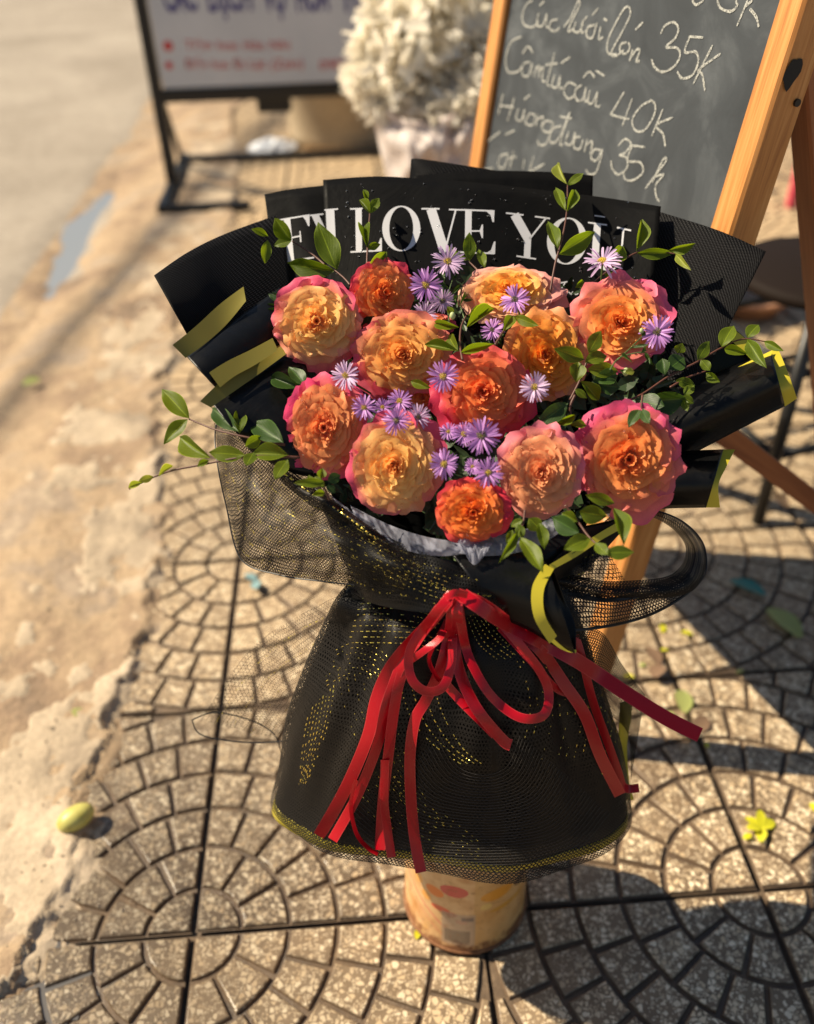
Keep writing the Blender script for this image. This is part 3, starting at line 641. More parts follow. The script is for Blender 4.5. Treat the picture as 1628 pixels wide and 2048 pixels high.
# blue plastic bag / bottle and clay pot, red basket
bl = P(1567, 590, 3.0); blm = mat('light_blue_plastic', (.10, .42, .62, 1), .35)
bt = thing('water_jug', (bl.x, bl.y, 0), 'light blue plastic water jug seen between the bouquet and the rear easel leg', 'jug'); mb = MB(); lathe(mb, (bl.x+.03, bl.y, 0), [(.085, 0), (.09, .01), (.09, bl.z+.0), (.07, bl.z+.06), (.03, bl.z+.1), (.03, bl.z+.13), (.01, bl.z+.13)], 28); mb.build('bottle', blm, bt, True)
mb = MB(); lathe(mb, (bl.x+.03, bl.y, bl.z+.13), [(.034, 0), (.034, .03), (.02, .035)], 20); mb.build('cap', mat('blue_cap', (.03, .16, .4, 1), .4), bt, True)
cp = G(1522, 655); clay = m_ground('terracotta', [(.3, (.34, .15, .07)), (.7, (.50, .25, .13))], 9, .8, .002, 80)
cl = thing('clay_pot', cp+V((0, .14, 0)), 'low terracotta flower pot on the sunny pavement behind the bouquet', 'pot'); mb = MB(); lathe(mb, cp+V((0, .14, 0)), [(.10, 0), (.12, .045), (.13, .045), (.135, .06), (.12, .062), (.11, .05), (.02, .045)], 32); mb.build('pot', clay, cl, True)
mb = MB(); lathe(mb, cp+V((0, .14, 0)), [(.108, .05), (.09, .054), (.01, .057)], 24); mb.build('soil', M['joint'], cl, True)
rp = P(1640, 130, 3.4); rdm = mat('red_pink_plastic', (.55, .06, .09, 1), .4)
rb = thing('plastic_chair', (rp.x+.1, rp.y, 0), 'red plastic chair at the right edge behind the easel', 'chair')
cx, cy = rp.x+.12, rp.y; 
mb = MB(); mb.box((cx-.2, cy, .44), (cx+.2, cy, .44), (0, 1, 0), .40, .03); mb.build('seat', rdm, rb)
rows = [[V((cx-.21+.42*i/14, cy+.2+.05*t-.05*math.sin(math.pi*i/14), .46+t*.44)) for i in range(15)] for t in [j/8 for j in range(9)]]; grid(rows, 'backrest', rdm, rb, .012)
for sx in (-1, 1):
    for sy in (-1, 1): mb = MB(); mb.box((cx+sx*.21, cy+sy*.21, 0), (cx+sx*.18, cy+sy*.17, .43), (1, 0, 0), .035, .035); mb.build('leg', rdm, rb)
# overhead cable bundle whose shadow crosses the road
def sunshift(p, h): return V((p.x + sun_dir.x/sun_dir.z*h, p.y + sun_dir.y/sun_dir.z*h, h))
mb = MB(); q0 = G(600, 180); q1 = G(20, 750); dq = (q1-q0); hh = 9.0
for o_ in ((0, 0), (.04, .02), (-.04, .02)):
    mb.tube([sunshift(q0-dq*2.5, hh)+V((o_[0], 0, o_[1])), sunshift(q0+dq*.5, hh-.1)+V((o_[0], 0, o_[1])), sunshift(q1+dq*3, hh)+V((o_[0], 0, o_[1]))], .015, 6)
tag(mb.build('overhead_cable', M['steel'], None), 'bundle of black overhead cables above the road', 'cable')

# ------------------------------------------------------------------ fallen fruit, petals, leaves on the pavement
fr = G(152, 1637, .018); mfr = mat('yellow_green_fruit', rough=.42); k = N(mfr); k.l(k.ramp(k.noise(k.co('Object'), 60, 4), [(.3, (.42, .36, .07)), (.6, (.60, .55, .16)), (.8, (.34, .38, .05))]), k.b.inputs['Base Color'])
mb = MB(); n = 24; vs = []
for j in range(13):
    a = math.pi*j/12
    for i in range(n):
        b = 2*math.pi*i/n; vs.append(fr+V((-.0+math.cos(a)*.029*math.cos(R(35))-math.sin(a)*math.cos(b)*.019*math.sin(R(35)), math.cos(a)*.029*math.sin(R(35))+math.sin(a)*math.cos(b)*.019*math.cos(R(35)), math.sin(a)*math.sin(b)*.018+.002)))
mb.add(vs, [(j*n+i, j*n+(i+1) % n, j*n+n+(i+1) % n, j*n+n+i) for j in range(12) for i in range(n)])
fo = mb.build('fallen_fruit', None, None, True); fo.data.materials.append(mfr); tag(fo, 'small yellow-green fruit lying on the broken edge of the paving', 'fruit')
myf = m_thin('yellow_petal', (.72, .70, .03), .5, .35)
mlf = m_thin('yellow_green_leaf', (.46, .50, .16), .5, .3)
def scrap(name, u, v, L, ang, m, label, cat, group=None, npet=1):
    c = G(u, v, .003); mb = MB()
    for q in range(npet):
        a = ang + q*2*math.pi/max(1, npet)*.8; d = V((math.cos(a), math.sin(a), .25+.3*(q % 2))); s_ = V((-math.sin(a), math.cos(a), .15))
        vs = []
        for j in range(5):
            t = j/4; ww = L*.33*math.sin(.25+t*2.6); ce = c+d*(L*t)-V((0, 0, L*.25*t*t)); vs += [ce-s_*ww+V((0, 0, .15*ww)), ce, ce+s_*ww+V((0, 0, .3*ww))]
        mb.add(vs, [(j*3+i, j*3+i+1, j*3+i+4, j*3+i+3) for j in range(4) for i in range(2)])
    return tag(mb.build(name, m, None, True), label, cat, group)
scrap('fallen_blossom', 1522, 1655, .025, .3, myf, 'crumpled bright yellow blossom on the tiles to the right of the bouquet', 'blossom', None, 5)
scrap('fallen_petal', 1502, 1668, .016, 3.6, myf, 'small loose yellow petal just left of the yellow blossom', 'petal')
scrap('fallen_leaf', 182, 1440, .036, 1.0, mlf, 'pale green torn leaf at the broken left edge of the tiles', 'leaf', None, 3)
scrap('fallen_leaf', 112, 1525, .026, .2, mlf, 'thin yellow-green leaf on the dirt just above the fallen fruit', 'leaf')
scrap('fallen_leaf', 1600, 1275, .085, 1.9, mlf, 'long dull green leaf in the shade at the right edge', 'leaf')
scrap('fallen_leaf', 1368, 1425, .05, 1.3, mlf, 'narrow green leaf near the end of the long red ribbon', 'leaf')
scrap('fallen_leaf', 45, 770, .05, .6, mlf, 'yellow leaf on the sandy dirt left of the bouquet', 'leaf')
scrap('fallen_leaf', 832, 1878, .014, 1.2, myf, 'tiny yellow leaf beside the foot of the tin can', 'leaf')
scrap('plastic_scrap', 512, 1163, .034, 2.3, mat('teal_plastic', (.20, .32, .33, 1), .5), 'pale teal plastic scrap on the tiles below the left net ruffle', 'scrap', None, 2)
scrap('plastic_scrap', 1530, 1190, .07, 2.4, mat('teal_plastic_dark', (.04, .20, .16, 1), .5), 'green plastic strip lying in the shadow of the chalkboard', 'scrap')
rs = random.Random(21)
for (u, v) in [(1295, 1190), (1318, 1265), (1382, 1275), (1275, 1335), (1335, 1305), (1410, 1480), (1492, 1335), (1270, 1358), (1625, 1610), (60, 1300), (1345, 1430)]:
    scrap('fallen_petal', u+rs.uniform(-6, 6), v+rs.uniform(-6, 6), rs.uniform(.010, .022), rs.uniform(0, 6.3), rs.choice((myf, mlf)), 'tiny yellow blossom scrap scattered on the paving tiles', 'petal', 'tiny yellow scraps scattered on the tiles')
# dead brown scrap pile at the joint crossing
mbr = mat('dead_leaf', (.20, .12, .07, 1), .8)
scrap('dead_leaf', 1318, 1330, .045, 1.7, mbr, 'curled brown dead leaf at the tile corner right of the bouquet', 'leaf', None, 2)
scrap('dead_leaf', 1395, 1465, .04, .9, mbr, 'curled brown dead leaf beside the tip of the long red ribbon', 'leaf', None, 2)

# ------------------------------------------------------------------ tin can that holds the bouquet
cc = V((.381, .026, 0)); CR = .085
can = thing('tin_can', cc, 'used printed tin can with a rusty bottom rim holding the bouquet', 'can')
mcan = mat('printed_tin', rough=.4); k = N(mcan); uvn = k.co('UV'); sp = k.n('ShaderNodeSeparateXYZ'); k.l(uvn, sp.inputs[0]); U_, V_ = sp.outputs[0], sp.outputs[1]
base = k.ramp(k.noise(k.co('Object'), 18, 5), [(.3, lin(204, 144, 84)), (.52, lin(226, 184, 130)), (.72, lin(186, 118, 58))])
right = k.math('GREATER_THAN', U_, .5); base = k.mix(k.math('MULTIPLY', right, .55), base, lin(205, 158, 88))
def ell(cx, cy, rx, ry):
    return k.math('LESS_THAN', k.math('ADD', k.math('POWER', k.math('DIVIDE', k.math('SUBTRACT', U_, cx), rx), 2), k.math('POWER', k.math('DIVIDE', k.math('SUBTRACT', V_, cy), ry), 2)), 1)
for (cx_, cy_, rx, ry, c_) in [(.30, .72, .05, .06, (232, 120, 30)), (.25, .60, .03, .05, (230, 160, 70)), (.40, .80, .07, .07, (206, 66, 66)), (.33, .53, .05, .035, (222, 86, 50)), (.385, .50, .035, .03, (214, 96, 70)), (.62, .72, .09, .07, (222, 150, 40)), (.56, .60, .03, .04, (226, 190, 110)), (.20, .75, .03, .06, (240, 170, 80)), (.80, .7, .08, .08, (120, 74, 30)), (.44, .42, .03, .03, (226, 120, 70)), (.70, .52, .12, .03, (206, 150, 50))]:
    base = k.mix(k.math('MULTIPLY', ell(cx_, cy_, rx, ry), .92), base, lin(*c_))
sw = k.math('LESS_THAN', k.math('ABSOLUTE', k.math('SUBTRACT', V_, k.math('MULTIPLY_ADD', U_, -1.4, .80))), .010)
sw = k.math('MULTIPLY', sw, k.math('LESS_THAN', U_, .36)); base = k.mix(k.math('MULTIPLY', sw, .75), base, lin(214, 70, 80))
sw2 = k.math('MULTIPLY', k.math('LESS_THAN', k.math('ABSOLUTE', k.math('SUBTRACT', V_, k.math('MULTIPLY_ADD', U_, -1.5, .70))), .006), k.math('LESS_THAN', U_, .34)); base = k.mix(k.math('MULTIPLY', sw2, .6), base, lin(214, 90, 90))
panel = k.math('MULTIPLY', k.math('LESS_THAN', k.math('ABSOLUTE', k.math('SUBTRACT', U_, .425)), .085), k.math('LESS_THAN', V_, .52)); panel = k.math('MULTIPLY', panel, k.math('GREATER_THAN', V_, .09))
base = k.mix(k.math('MULTIPLY', panel, .75), base, lin(176, 152, 130))
blk = k.math('MULTIPLY', k.math('LESS_THAN', k.math('ABSOLUTE', k.math('SUBTRACT', U_, .42)), .065), k.math('MULTIPLY', k.math('GREATER_THAN', V_, .13), k.math('LESS_THAN', V_, .30)))
br = k.n('ShaderNodeTexWave', Scale=38.0, bands_direction='Y', Distortion=1.0); k.l(uvn, br.inputs['Vector'])
base = k.mix(k.math('MULTIPLY', blk, k.math('MULTIPLY_ADD', br.outputs['Fac'], .45, .45)), base, lin(96, 84, 74))
blk2 = k.math('MULTIPLY', k.math('LESS_THAN', k.math('ABSOLUTE', k.math('SUBTRACT', U_, .47)), .03), k.math('LESS_THAN', k.math('ABSOLUTE', k.math('SUBTRACT', V_, .46)), .025))
base = k.mix(k.math('MULTIPLY', blk2, .7), base, lin(80, 74, 80))
rust = k.math('ADD', k.math('MULTIPLY', V_, -5.0), k.math('MULTIPLY', k.noise(k.co('Object'), 38, 6, .7), 2.25)); rm = k.ramp(rust, [(.45, g3(0)), (.85, g3(1))])
base = k.mix(k.math('MULTIPLY', rm, .9), base, lin(112, 62, 30))
wear = k.ramp(k.noise(k.co('Object'), 85, 6, .75), [(.56, g3(0)), (.66, g3(1))]); base = k.mix(k.math('MULTIPLY', wear, .7), base, lin(150, 96, 50))
k.l(base, k.b.inputs['Base Color']); k.l(k.math('MULTIPLY_ADD', rm, .4, .32), k.b.inputs['Roughness']); k.bump(k.noise(k.co('Object'), 60, 5), .15, .002)
mb = MB(); n = 64; prof = [(.975, .0), (1.0, .004), (1.0, .010), (.982, .013), (.985, .03), (.985, .20), (.98, .225)]
for r_, z in prof:
    for i in range(n+1):
        a = math.pi*1.0 + 2*math.pi*(i/n) - .5*math.pi*0
        mb.v.append(cc+V((math.cos(a)*CR*r_, math.sin(a)*CR*r_, z))); mb.uv.append((2*i/n if i <= n/2 else 2-2*i/n, z/.185))
mb.f = [(j*(n+1)+i, j*(n+1)+i+1, (j+1)*(n+1)+i+1, (j+1)*(n+1)+i) for j in range(len(prof)-1) for i in range(n)]
mb.build('body', mcan, can, True, uv=True)
mrust = m_ground('rusty_rim', [(.3, (.10, .035, .012)), (.6, (.24, .10, .035)), (.8, (.35, .2, .1))], 60, .7, .001, 300)
mb = MB(); pts = [cc+V((math.cos(a)*CR*1.0, math.sin(a)*CR*1.0, .004)) for a in [i*2*math.pi/64 for i in range(65)]]; mb.tube(pts, .003, 8); mb.build('bottom_rim', mrust, can, True)
mb = MB(); mb.add([cc+V((math.cos(a)*CR*.97, math.sin(a)*CR*.97, .004)) for a in [i*2*math.pi/48 for i in range(48)]], [tuple(range(48))]); mb.build('bottom', mrust, can)

# ------------------------------------------------------------------ the wrapping of the bouquet
wr = thing('bouquet_wrapping', V((.36, .01, .59)), 'black paper and net wrapping of the rose bouquet, printed with white words', 'wrapping')
def loft(rows, n=72, ripple=None):
    """rows: (Lu,Lv,Lz,Ru,Rv,Rz,front,back) -> closed rings round the bouquet"""
    out = []
    for j, (lu, lv, lz, ru, rv, rz, fr_, bk_) in enumerate(rows):
        A = P(lu, lv, lz); B = P(ru, rv, rz); r_ = []; ch_ = (B-A); yv = V((ch_.y, -ch_.x, 0)).normalized()
        if yv.y > 0: yv = -yv
        for i in range(n):
            a = 2*math.pi*i/n; s_ = (1-math.cos(a))/2; q = A.lerp(B, s_)
            f_ = math.sin(a); d = f_*fr_ if f_ > 0 else f_*bk_
            p = q + yv*d
            if ripple: p += ripple(a, j/(len(rows)-1), yv, (p-(A+B)/2).normalized())
            r_.append(p)
        out.append(r_)
    return out
def dense(rows, m): return catmull(rows, m)
SK = [(742, 1150, .93, 1085, 1130, .93, .05, .05), (715, 1190, .915, 1130, 1190, .93, .070, .06), (690, 1240, .94, 1165, 1245, .95, .09, .07), (640, 1350, .975, 1195, 1340, .985, .105, .08), (606, 1440, 1.015, 1235, 1440, 1.025, .105, .075),
      (588, 1530, 1.045, 1256, 1530, 1.05, .100, .07), (570, 1600, 1.06, 1264, 1590, 1.06, .085, .07)]
def rip(a, t, yv, o_):
    f_ = (.5+.5*t)
    return o_*(.010*math.sin(3*a+1.3)*f_ + .010*math.sin(7*a+.5+t*1.5)*f_*(1-.65*t) + .006*math.sin(12*a+t*5)*f_*(1-.8*t) + .006*math.sin(16*a)*(1-t)**2)
rows = loft(dense(SK, 30), 96, rip)
sk = grid(rows, 'skirt_paper', M['gloss'], None, 0, True, True)
skt = bvh(sk); adopt(sk, wr)
md = sk.modifiers.new('thickness', 'SOLIDIFY'); md.thickness = .0006; md.offset = -1
# gold edge round the hem: a band of its own just outside the paper
last, prev = rows[-1], rows[-2]
band = []
for t in (-.30, .10, .62):
    band.append([l_ + (l_-p_).normalized()*(.0165*t) + (V((l_.x-.37, l_.y, 0)).normalized())*.0012 for l_, p_ in zip(last, prev)])
grid(band, 'gold_edge', M['gold'], wr, .0004, True, True)
grid(ruled([(1264, 1398, 1.0), (1262, 1440, 1.02), (1254, 1490, 1.035), (1258, 1560, 1.05), (1268, 1600, 1.06)], [(1240, 1405, .995), (1238, 1450, 1.01), (1236, 1500, 1.03), (1244, 1560, 1.045), (1254, 1600, 1.055)], 20, 3), 'gold_edge', M['gold'], wr, .0004)
# net over the skirt, a little longer in front
def rip2(a, t, yv, o_): return rip(a, t, yv, o_)*1.0 + o_*(.004+.0025*math.sin(9*a+2)*t*(1-t)*4+.0015*math.sin(23*a+4*t)*t*(1-t)*4)
SN = SK[:-1] + [(568, 1594, 1.06, 1266, 1586, 1.06, .105, .072)]
rowsn = loft(dense(SN, 34), 120, rip2); nk = grid(rowsn, 'skirt_net', M['net'], None, 0, True, True); nkt = bvh(nk); adopt(nk, wr)
# collar: black paper cone under the flowers, open at the top
CO = [(560, 700, 1.01, 1400, 690, 1.01, .03, .03), (600, 840, .97, 1340, 850, .97, .055, .05), (640, 960, .93, 1260, 980, .93, .07, .06), (690, 1060, .92, 1190, 1080, .92, .070, .06), (735, 1140, .92, 1110, 1150, .92, .062, .05), (742, 1175, .92, 1110, 1180, .93, .055, .05)]
# ruled front collar
fc = ruled([(585, 870, .95), (650, 985, .90), (760, 1075, .865), (900, 1120, .845), (1050, 1120, .85), (1170, 1070, .87), (1300, 1000, .92)], [(712, 1180, .905), (740, 1205, .88), (820, 1222, .85), (915, 1228, .838), (1010, 1224, .845), (1080, 1215, .87), (1125, 1195, .91)], 40, 16, .006, lambda s_, t: .004*math.sin(s_*24)*(1-t))
fco = grid(fc, 'front_collar', M['gloss'], None); fct = bvh(fco); adopt(fco, wr)
bc = ruled([(560, 640, 1.03), (760, 560, 1.05), (980, 540, 1.055), (1200, 560, 1.05), (1390, 660, 1.03)], [(720, 1180, .93), (800, 1185, .96), (915, 1185, .97), (1020, 1185, .96), (1100, 1180, .93)], 30, 16, 0)
grid(bc, 'inner_paper', m_black('black_inner_paper', .8, .006, 0, .2), wr)
# bundled stems between collar and can
mb = MB(); rr_ = random.Random(5)
for i in range(26):
    a = rr_.uniform(0, 6.28); r0 = .03*rr_.random(); w0 = V((.375, .03, .58)); t_ = w0+V((math.cos(a)*.03, .07+math.sin(a)*.02, .05))
    mb.tube([cc+V((math.cos(a)*r0*1.6, math.sin(a)*r0*1.6, .02)), w0+V((math.cos(a)*r0, math.sin(a)*r0, 0)), t_], .0028, 6)
mb.build('stem_bundle', M['stemg'], wr)['kind'] = 'stuff'
# upper sheets
def sheetp(name, A, B, m, bulge=0, n=30, mm=16, wav=None, thick=.0005, label=None):
    o = grid(ruled(A, B, n, mm, bulge, wav), name, m, None); t = bvh(o); adopt(o, wr)
    md = o.modifiers.new('thickness', 'SOLIDIFY'); md.thickness = thick; md.offset = 0
    if label: o['label'] = label
    return o, t
sheetp('woven_sheet', [(822, 318, 1.075), (850, 319, 1.07), (985, 340, 1.07), (1120, 362, 1.075)], [(800, 620, 1.05), (850, 620, 1.05), (960, 620, 1.05), (1080, 620, 1.05)], M['woven'], label='textured black sheet peeking out at the very top')
sheetp('woven_sheet', [(308, 551, .905), (375, 505, .945), (450, 468, .99), (560, 428, 1.035)], [(378, 676, .905), (430, 715, .92), (500, 760, .945), (620, 800, .98)], M['woven'], .012, label='textured black sheet spread out on the left')
sheetp('woven_sheet', [(1260, 405, 1.035), (1330, 427, 1.005), (1440, 462, .965), (1532, 503, .94)], [(1150, 800, .99), (1250, 830, .975), (1340, 830, .955), (1385, 800, .945)], M['woven'], -.010, label='textured black sheet spread out on the right')
sheetp('plain_sheet', [(828, 352, 1.052), (950, 342, 1.05), (1100, 344, 1.05), (1186, 351, 1.055)], [(830, 620, 1.03), (950, 620, 1.03), (1080, 620, 1.03), (1180, 620, 1.03)], M['matte'], label='plain black sheet behind the printed one')
lo, lt_ = sheetp('printed_sheet', [(529, 389, 1.040), (565, 381, 1.038), (610, 375, 1.036), (670, 369, 1.040)], [(560, 620, 1.01), (600, 640, 1.0), (650, 660, .99), (700, 680, .99)], M['matte'], label='narrow black printed sheet on the left with a cut-off letter E')
co_, ct_ = sheetp('printed_sheet', [(646, 360, 1.030), (750, 353, 1.022), (850, 358, 1.020), (960, 366, 1.018), (1080, 380, 1.020), (1200, 394, 1.015), (1322, 413, .990)], [(660, 700, .99), (760, 740, .97), (860, 760, .965), (960, 760, .965), (1080, 750, .97), (1190, 740, .97), (1292, 700, .965)], M['matte'], .006, 44, 22, lambda s_, t: .0025*math.sin(s_*9+2*t), label='black sheet printed I LOVE YOU in white serif capitals')
# ---- printed lettering, drawn stroke by stroke and laid on the sheet
class Glyph:
    def __init__(s, tree, off=.0009): s.mb = MB(); s.t = tree; s.off = off
    def stroke(s, pts, w0, w1=None):
        """pts px; w0 px width (list or number)"""
        n = max(2, int(sum(math.dist(pts[i], pts[i+1]) for i in range(len(pts)-1))/5)+1); c = catmull(pts, n)
        ws = catmull([(x,) for x in w0], n) if isinstance(w0, (list, tuple)) else [(w0,)]*n
        vs = []; fs = []
        for i, (x, y) in enumerate(c):
            dx = c[min(i+1, n-1)][0]-c[max(i-1, 0)][0]; dy = c[min(i+1, n-1)][1]-c[max(i-1, 0)][1]; L = math.hypot(dx, dy) or 1; nx, ny = -dy/L, dx/L
            for q in (-.5, 0, .5): 
                h = hit(s.t, x+nx*ws[i][0]*q, y+ny*ws[i][0]*q, s.off) or P(x, y, 1.0); vs.append(h)
        for i in range(n-1):
            for q in (0, 1): fs.append((i*3+q, i*3+q+1, i*3+q+4, i*3+q+3))
        s.mb.add(vs, fs)
    def ring(s, cx, cy, rx, ry, ix, iy, rot=0):
        n = 48; vs = []
        for i in range(n):
            a = 2*math.pi*i/n
            for q in (0, .5, 1):
                X, Y = math.cos(a)*(rx+(ix-rx)*q), math.sin(a)*(ry+(iy-ry)*q)
                x, y = cx+X*math.cos(rot)-Y*math.sin(rot), cy+X*math.sin(rot)+Y*math.cos(rot); vs.append(hit(s.t, x, y, s.off) or P(x, y, 1.0))
        s.mb.add(vs, [(i*3+q, ((i+1) % n)*3+q, ((i+1) % n)*3+q+1, i*3+q+1) for i in range(n) for q in (0, 1)])
    def poly(s, pts): s.mb.add([hit(s.t, x, y, s.off) or P(x, y, 1.0) for x, y in pts], [tuple(range(len(pts)))])
    def done(s, name='printed_letter', label=None):
        o = s.mb.build(name, M['print'], None); o.parent = wr; o.matrix_parent_inverse = Matrix.Translation(-wr.location)
        if label: o['label'] = label
g = Glyph(ct_); g.stroke([(660, 420), (664, 503)], 17); g.stroke([(649, 420), (676, 418)], 3); g.stroke([(655, 505), (678, 503)], 3); g.done(label='white letter I')
g = Glyph(ct_); g.stroke([(717, 418), (718, 502)], 12.5); g.stroke([(700, 418), (725, 417)], 3); g.stroke([(701, 504), (762, 501)], 3.2); g.poly([(761, 476), (763.5, 476), (764, 502), (742, 502), (754, 494)]); g.done(label='white letter L')
g = Glyph(ct_); g.ring(802.5, 457, 38, 45.5, 24, 43); g.done(label='first white letter O')
g = Glyph(ct_); g.stroke([(862, 418), (889, 503)], 19); g.stroke([(912, 418), (889, 505)], 3.4); g.stroke([(843, 417.5), (879, 417.5)], 3); g.stroke([(898, 419), (928, 420)], 3); g.done(label='white letter V')
g = Glyph(ct_); g.stroke([(937, 421), (936, 506)], 13); g.stroke([(922, 419.5), (989, 422)], 3.2); g.poly([(972, 422), (989, 422), (988, 444), (985, 444), (981, 430)]); g.stroke([(943, 462), (964, 462)], 3); g.poly([(963.5, 449), (966, 449), (966, 476), (963.5, 476), (959, 462)]); g.stroke([(917, 504), (989, 507)], 3.2); g.poly([(988, 483), (991, 483), (990, 508), (970, 508), (982, 500)]); g.done(label='white letter E')
g = Glyph(ct_); g.stroke([(1029, 429), (1056, 477)], 18); g.stroke([(1093, 435), (1059, 478)], 3.4); g.stroke([(1056, 474), (1054, 514)], 13); g.stroke([(1012, 426), (1047, 430)], 3); g.stroke([(1070, 433), (1100, 437)], 3); g.stroke([(1033, 512), (1072, 518)], 3); g.done(label='white letter Y')
g = Glyph(ct_); g.ring(1134, 482, 40, 47, 25, 44.5, R(6)); g.done(label='second white letter O')
g = Glyph(ct_); g.stroke([(1195, 449), (1191, 512), (1198, 530), (1216, 540)], [14, 14, 11, 4]); g.stroke([(1216, 540), (1232, 534), (1241, 515), (1247, 458)], 3.8); g.stroke([(1176, 445), (1214, 450)], 3); g.stroke([(1234, 455), (1262, 461)], 3.4); g.stroke([(1189, 431), (1210, 434)], 2.2); g.done(label='white letter U')
g = Glyph(lt_); g.stroke([(574, 438), (582, 522)], 13); g.stroke([(559, 440), (619, 430)], 3); g.poly([(604, 432), (619, 430), (619, 452), (616, 452), (611, 440)]); g.stroke([(581, 476), (600, 472)], 3); g.poly([(599, 462), (601, 462), (603, 484), (600, 484)]); g.stroke([(572, 523), (628, 515)], 3); g.done(label='white letter E partly cut off')
g = Glyph(lt_); g.stroke([(630, 430), (650, 472)], 14); g.stroke([(620, 431), (647, 428)], 3); g.done(label='white letter Y partly cut off')
g = Glyph(ct_, .0010); g.stroke([(1095, 572), (1102, 564), (1118, 566), (1147, 561)], [2, 3, 3, 2]); g.stroke([(1131, 564), (1122, 578), (1112, 590)], 2.5); g.stroke([(1120, 584), (1128, 582), (1131, 590), (1137, 583), (1142, 589), (1147, 582), (1152, 590), (1158, 584)], 2.4); g.done('printed_script')
# ---- rolled black papers with gold edges
def rolled(name, A, B, band, bulge, label=None, m='gloss', wav=None):
    o, t = sheetp(name, A, B, M[m], bulge, 26, 16, wav, .0005, label)
    if band:
        rows = ruled(*band); bo = grid(rows, 'gold_edge', M['goldshade' if 'left' in (label or '') else 'gold'], None); adopt(bo, wr)
    return o
# left, upper roll
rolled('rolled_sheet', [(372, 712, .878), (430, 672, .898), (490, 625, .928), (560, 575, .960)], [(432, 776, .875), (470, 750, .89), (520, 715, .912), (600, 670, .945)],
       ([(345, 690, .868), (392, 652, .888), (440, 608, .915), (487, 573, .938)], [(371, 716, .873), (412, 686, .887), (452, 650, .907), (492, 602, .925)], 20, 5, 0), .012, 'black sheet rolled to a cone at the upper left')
# left, lower roll
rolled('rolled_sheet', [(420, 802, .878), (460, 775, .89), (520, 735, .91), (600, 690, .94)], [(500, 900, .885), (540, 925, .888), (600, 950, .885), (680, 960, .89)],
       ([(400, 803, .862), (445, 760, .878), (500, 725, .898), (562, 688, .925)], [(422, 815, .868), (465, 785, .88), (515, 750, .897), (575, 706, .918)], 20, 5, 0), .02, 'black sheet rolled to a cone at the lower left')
rows = ruled([(418, 745, .868), (455, 722, .88), (500, 700, .895), (545, 676, .91)], [(440, 775, .868), (470, 752, .878), (510, 730, .890), (556, 700, .905)], 16, 5); bo = grid(rows, 'gold_edge', M['goldshade'], wr)
rows = ruled([(345, 690, 1.0), (372, 716, .992), (432, 778, .985), (436, 790, .985)], [(400, 800, 1.0), (402, 802, .996), (405, 806, .99), (420, 812, .985)], 10, 6); 
# right, back gold corner
rolled('rolled_sheet', [(1462, 652, .965), (1495, 680, .965), (1530, 715, .965), (1540, 740, .965)], [(1380, 740, .97), (1400, 760, .97), (1430, 780, .97), (1460, 800, .97)],
       ([(1457, 650, .962), (1480, 668, .962), (1505, 690, .962), (1530, 716, .962)], [(1447, 668, .958), (1470, 688, .958), (1492, 708, .958), (1512, 730, .958)], 16, 4, 0), 0, 'black sheet corner with a gold edge at the right')
# right, big upper roll : cylinder-like
rolled('rolled_sheet', [(1290, 800, .965), (1370, 772, .96), (1460, 735, .955), (1542, 704, .95)], [(1300, 950, .955), (1390, 905, .95), (1480, 858, .945), (1570, 812, .94)],
       ([(1538, 704, .950), (1548, 745, .930), (1556, 780, .922), (1570, 813, .938)], [(1556, 697, .952), (1572, 735, .932), (1585, 770, .924), (1594, 797, .940)], 20, 5, 0), .045, 'large black sheet rolled open towards the right')
rows = ruled([(1365, 792, .955), (1420, 765, .950), (1480, 732, .947), (1545, 700, .945)], [(1372, 804, .950), (1425, 778, .945), (1484, 748, .940), (1541, 718, .938)], 18, 4); grid(rows, 'gold_edge', M['gold'], wr)
# right, lower roll
rolled('rolled_sheet', [(1180, 930, .95), (1270, 915, .945), (1360, 903, .94), (1447, 899, .935)], [(1180, 1030, .935), (1250, 1024, .93), (1330, 1017, .925), (1412, 1015, .92)],
       ([(1447, 899, .935), (1425, 935, .918), (1407, 970, .908), (1410, 1015, .920)], [(1470, 899, .937), (1452, 935, .920), (1437, 970, .910), (1440, 1015, .922)], 20, 5, 0), .03, 'black sheet rolled open at the lower right')
# lower front curl with gold rim
rolled('curled_flap', [(900, 1105, .846), (1000, 1100, .845), (1080, 1118, .838), (1096, 1132, .834)], [(1000, 1235, .85), (1060, 1262, .845), (1110, 1292, .84), (1150, 1306, .838)],
       ([(1090, 1128, .830), (1064, 1175, .818), (1068, 1235, .816), (1099, 1287, .826)], [(1108, 1138, .830), (1088, 1180, .818), (1090, 1230, .816), (1114, 1272, .826)], 22, 4, 0), .020, 'black flap curling over the waist at the right')
rolled('curled_flap', [(1104, 1134, .842), (1130, 1200, .86), (1150, 1250, .86), (1152, 1304, .842)], [(1083, 1150, .834), (1076, 1190, .828), (1084, 1235, .828), (1110, 1285, .836)], None, -.012, 'inside of the curled black flap')
rows = ruled([(1098, 1130, .834), (1150, 1098, .850), (1200, 1065, .862), (1262, 1030, .88)], [(1104, 1140, .834), (1155, 1112, .850), (1206, 1078, .862), (1266, 1046, .88)], 20, 4); grid(rows, 'gold_edge', M['gold'], wr)
rows = ruled([(1100, 1282, .834), (1118, 1296, .836), (1136, 1304, .838), (1152, 1306, .838)], [(1106, 1276, .834), (1122, 1288, .836), (1138, 1296, .838), (1153, 1300, .838)], 12, 3); grid(rows, 'gold_edge', M['gold'], wr)
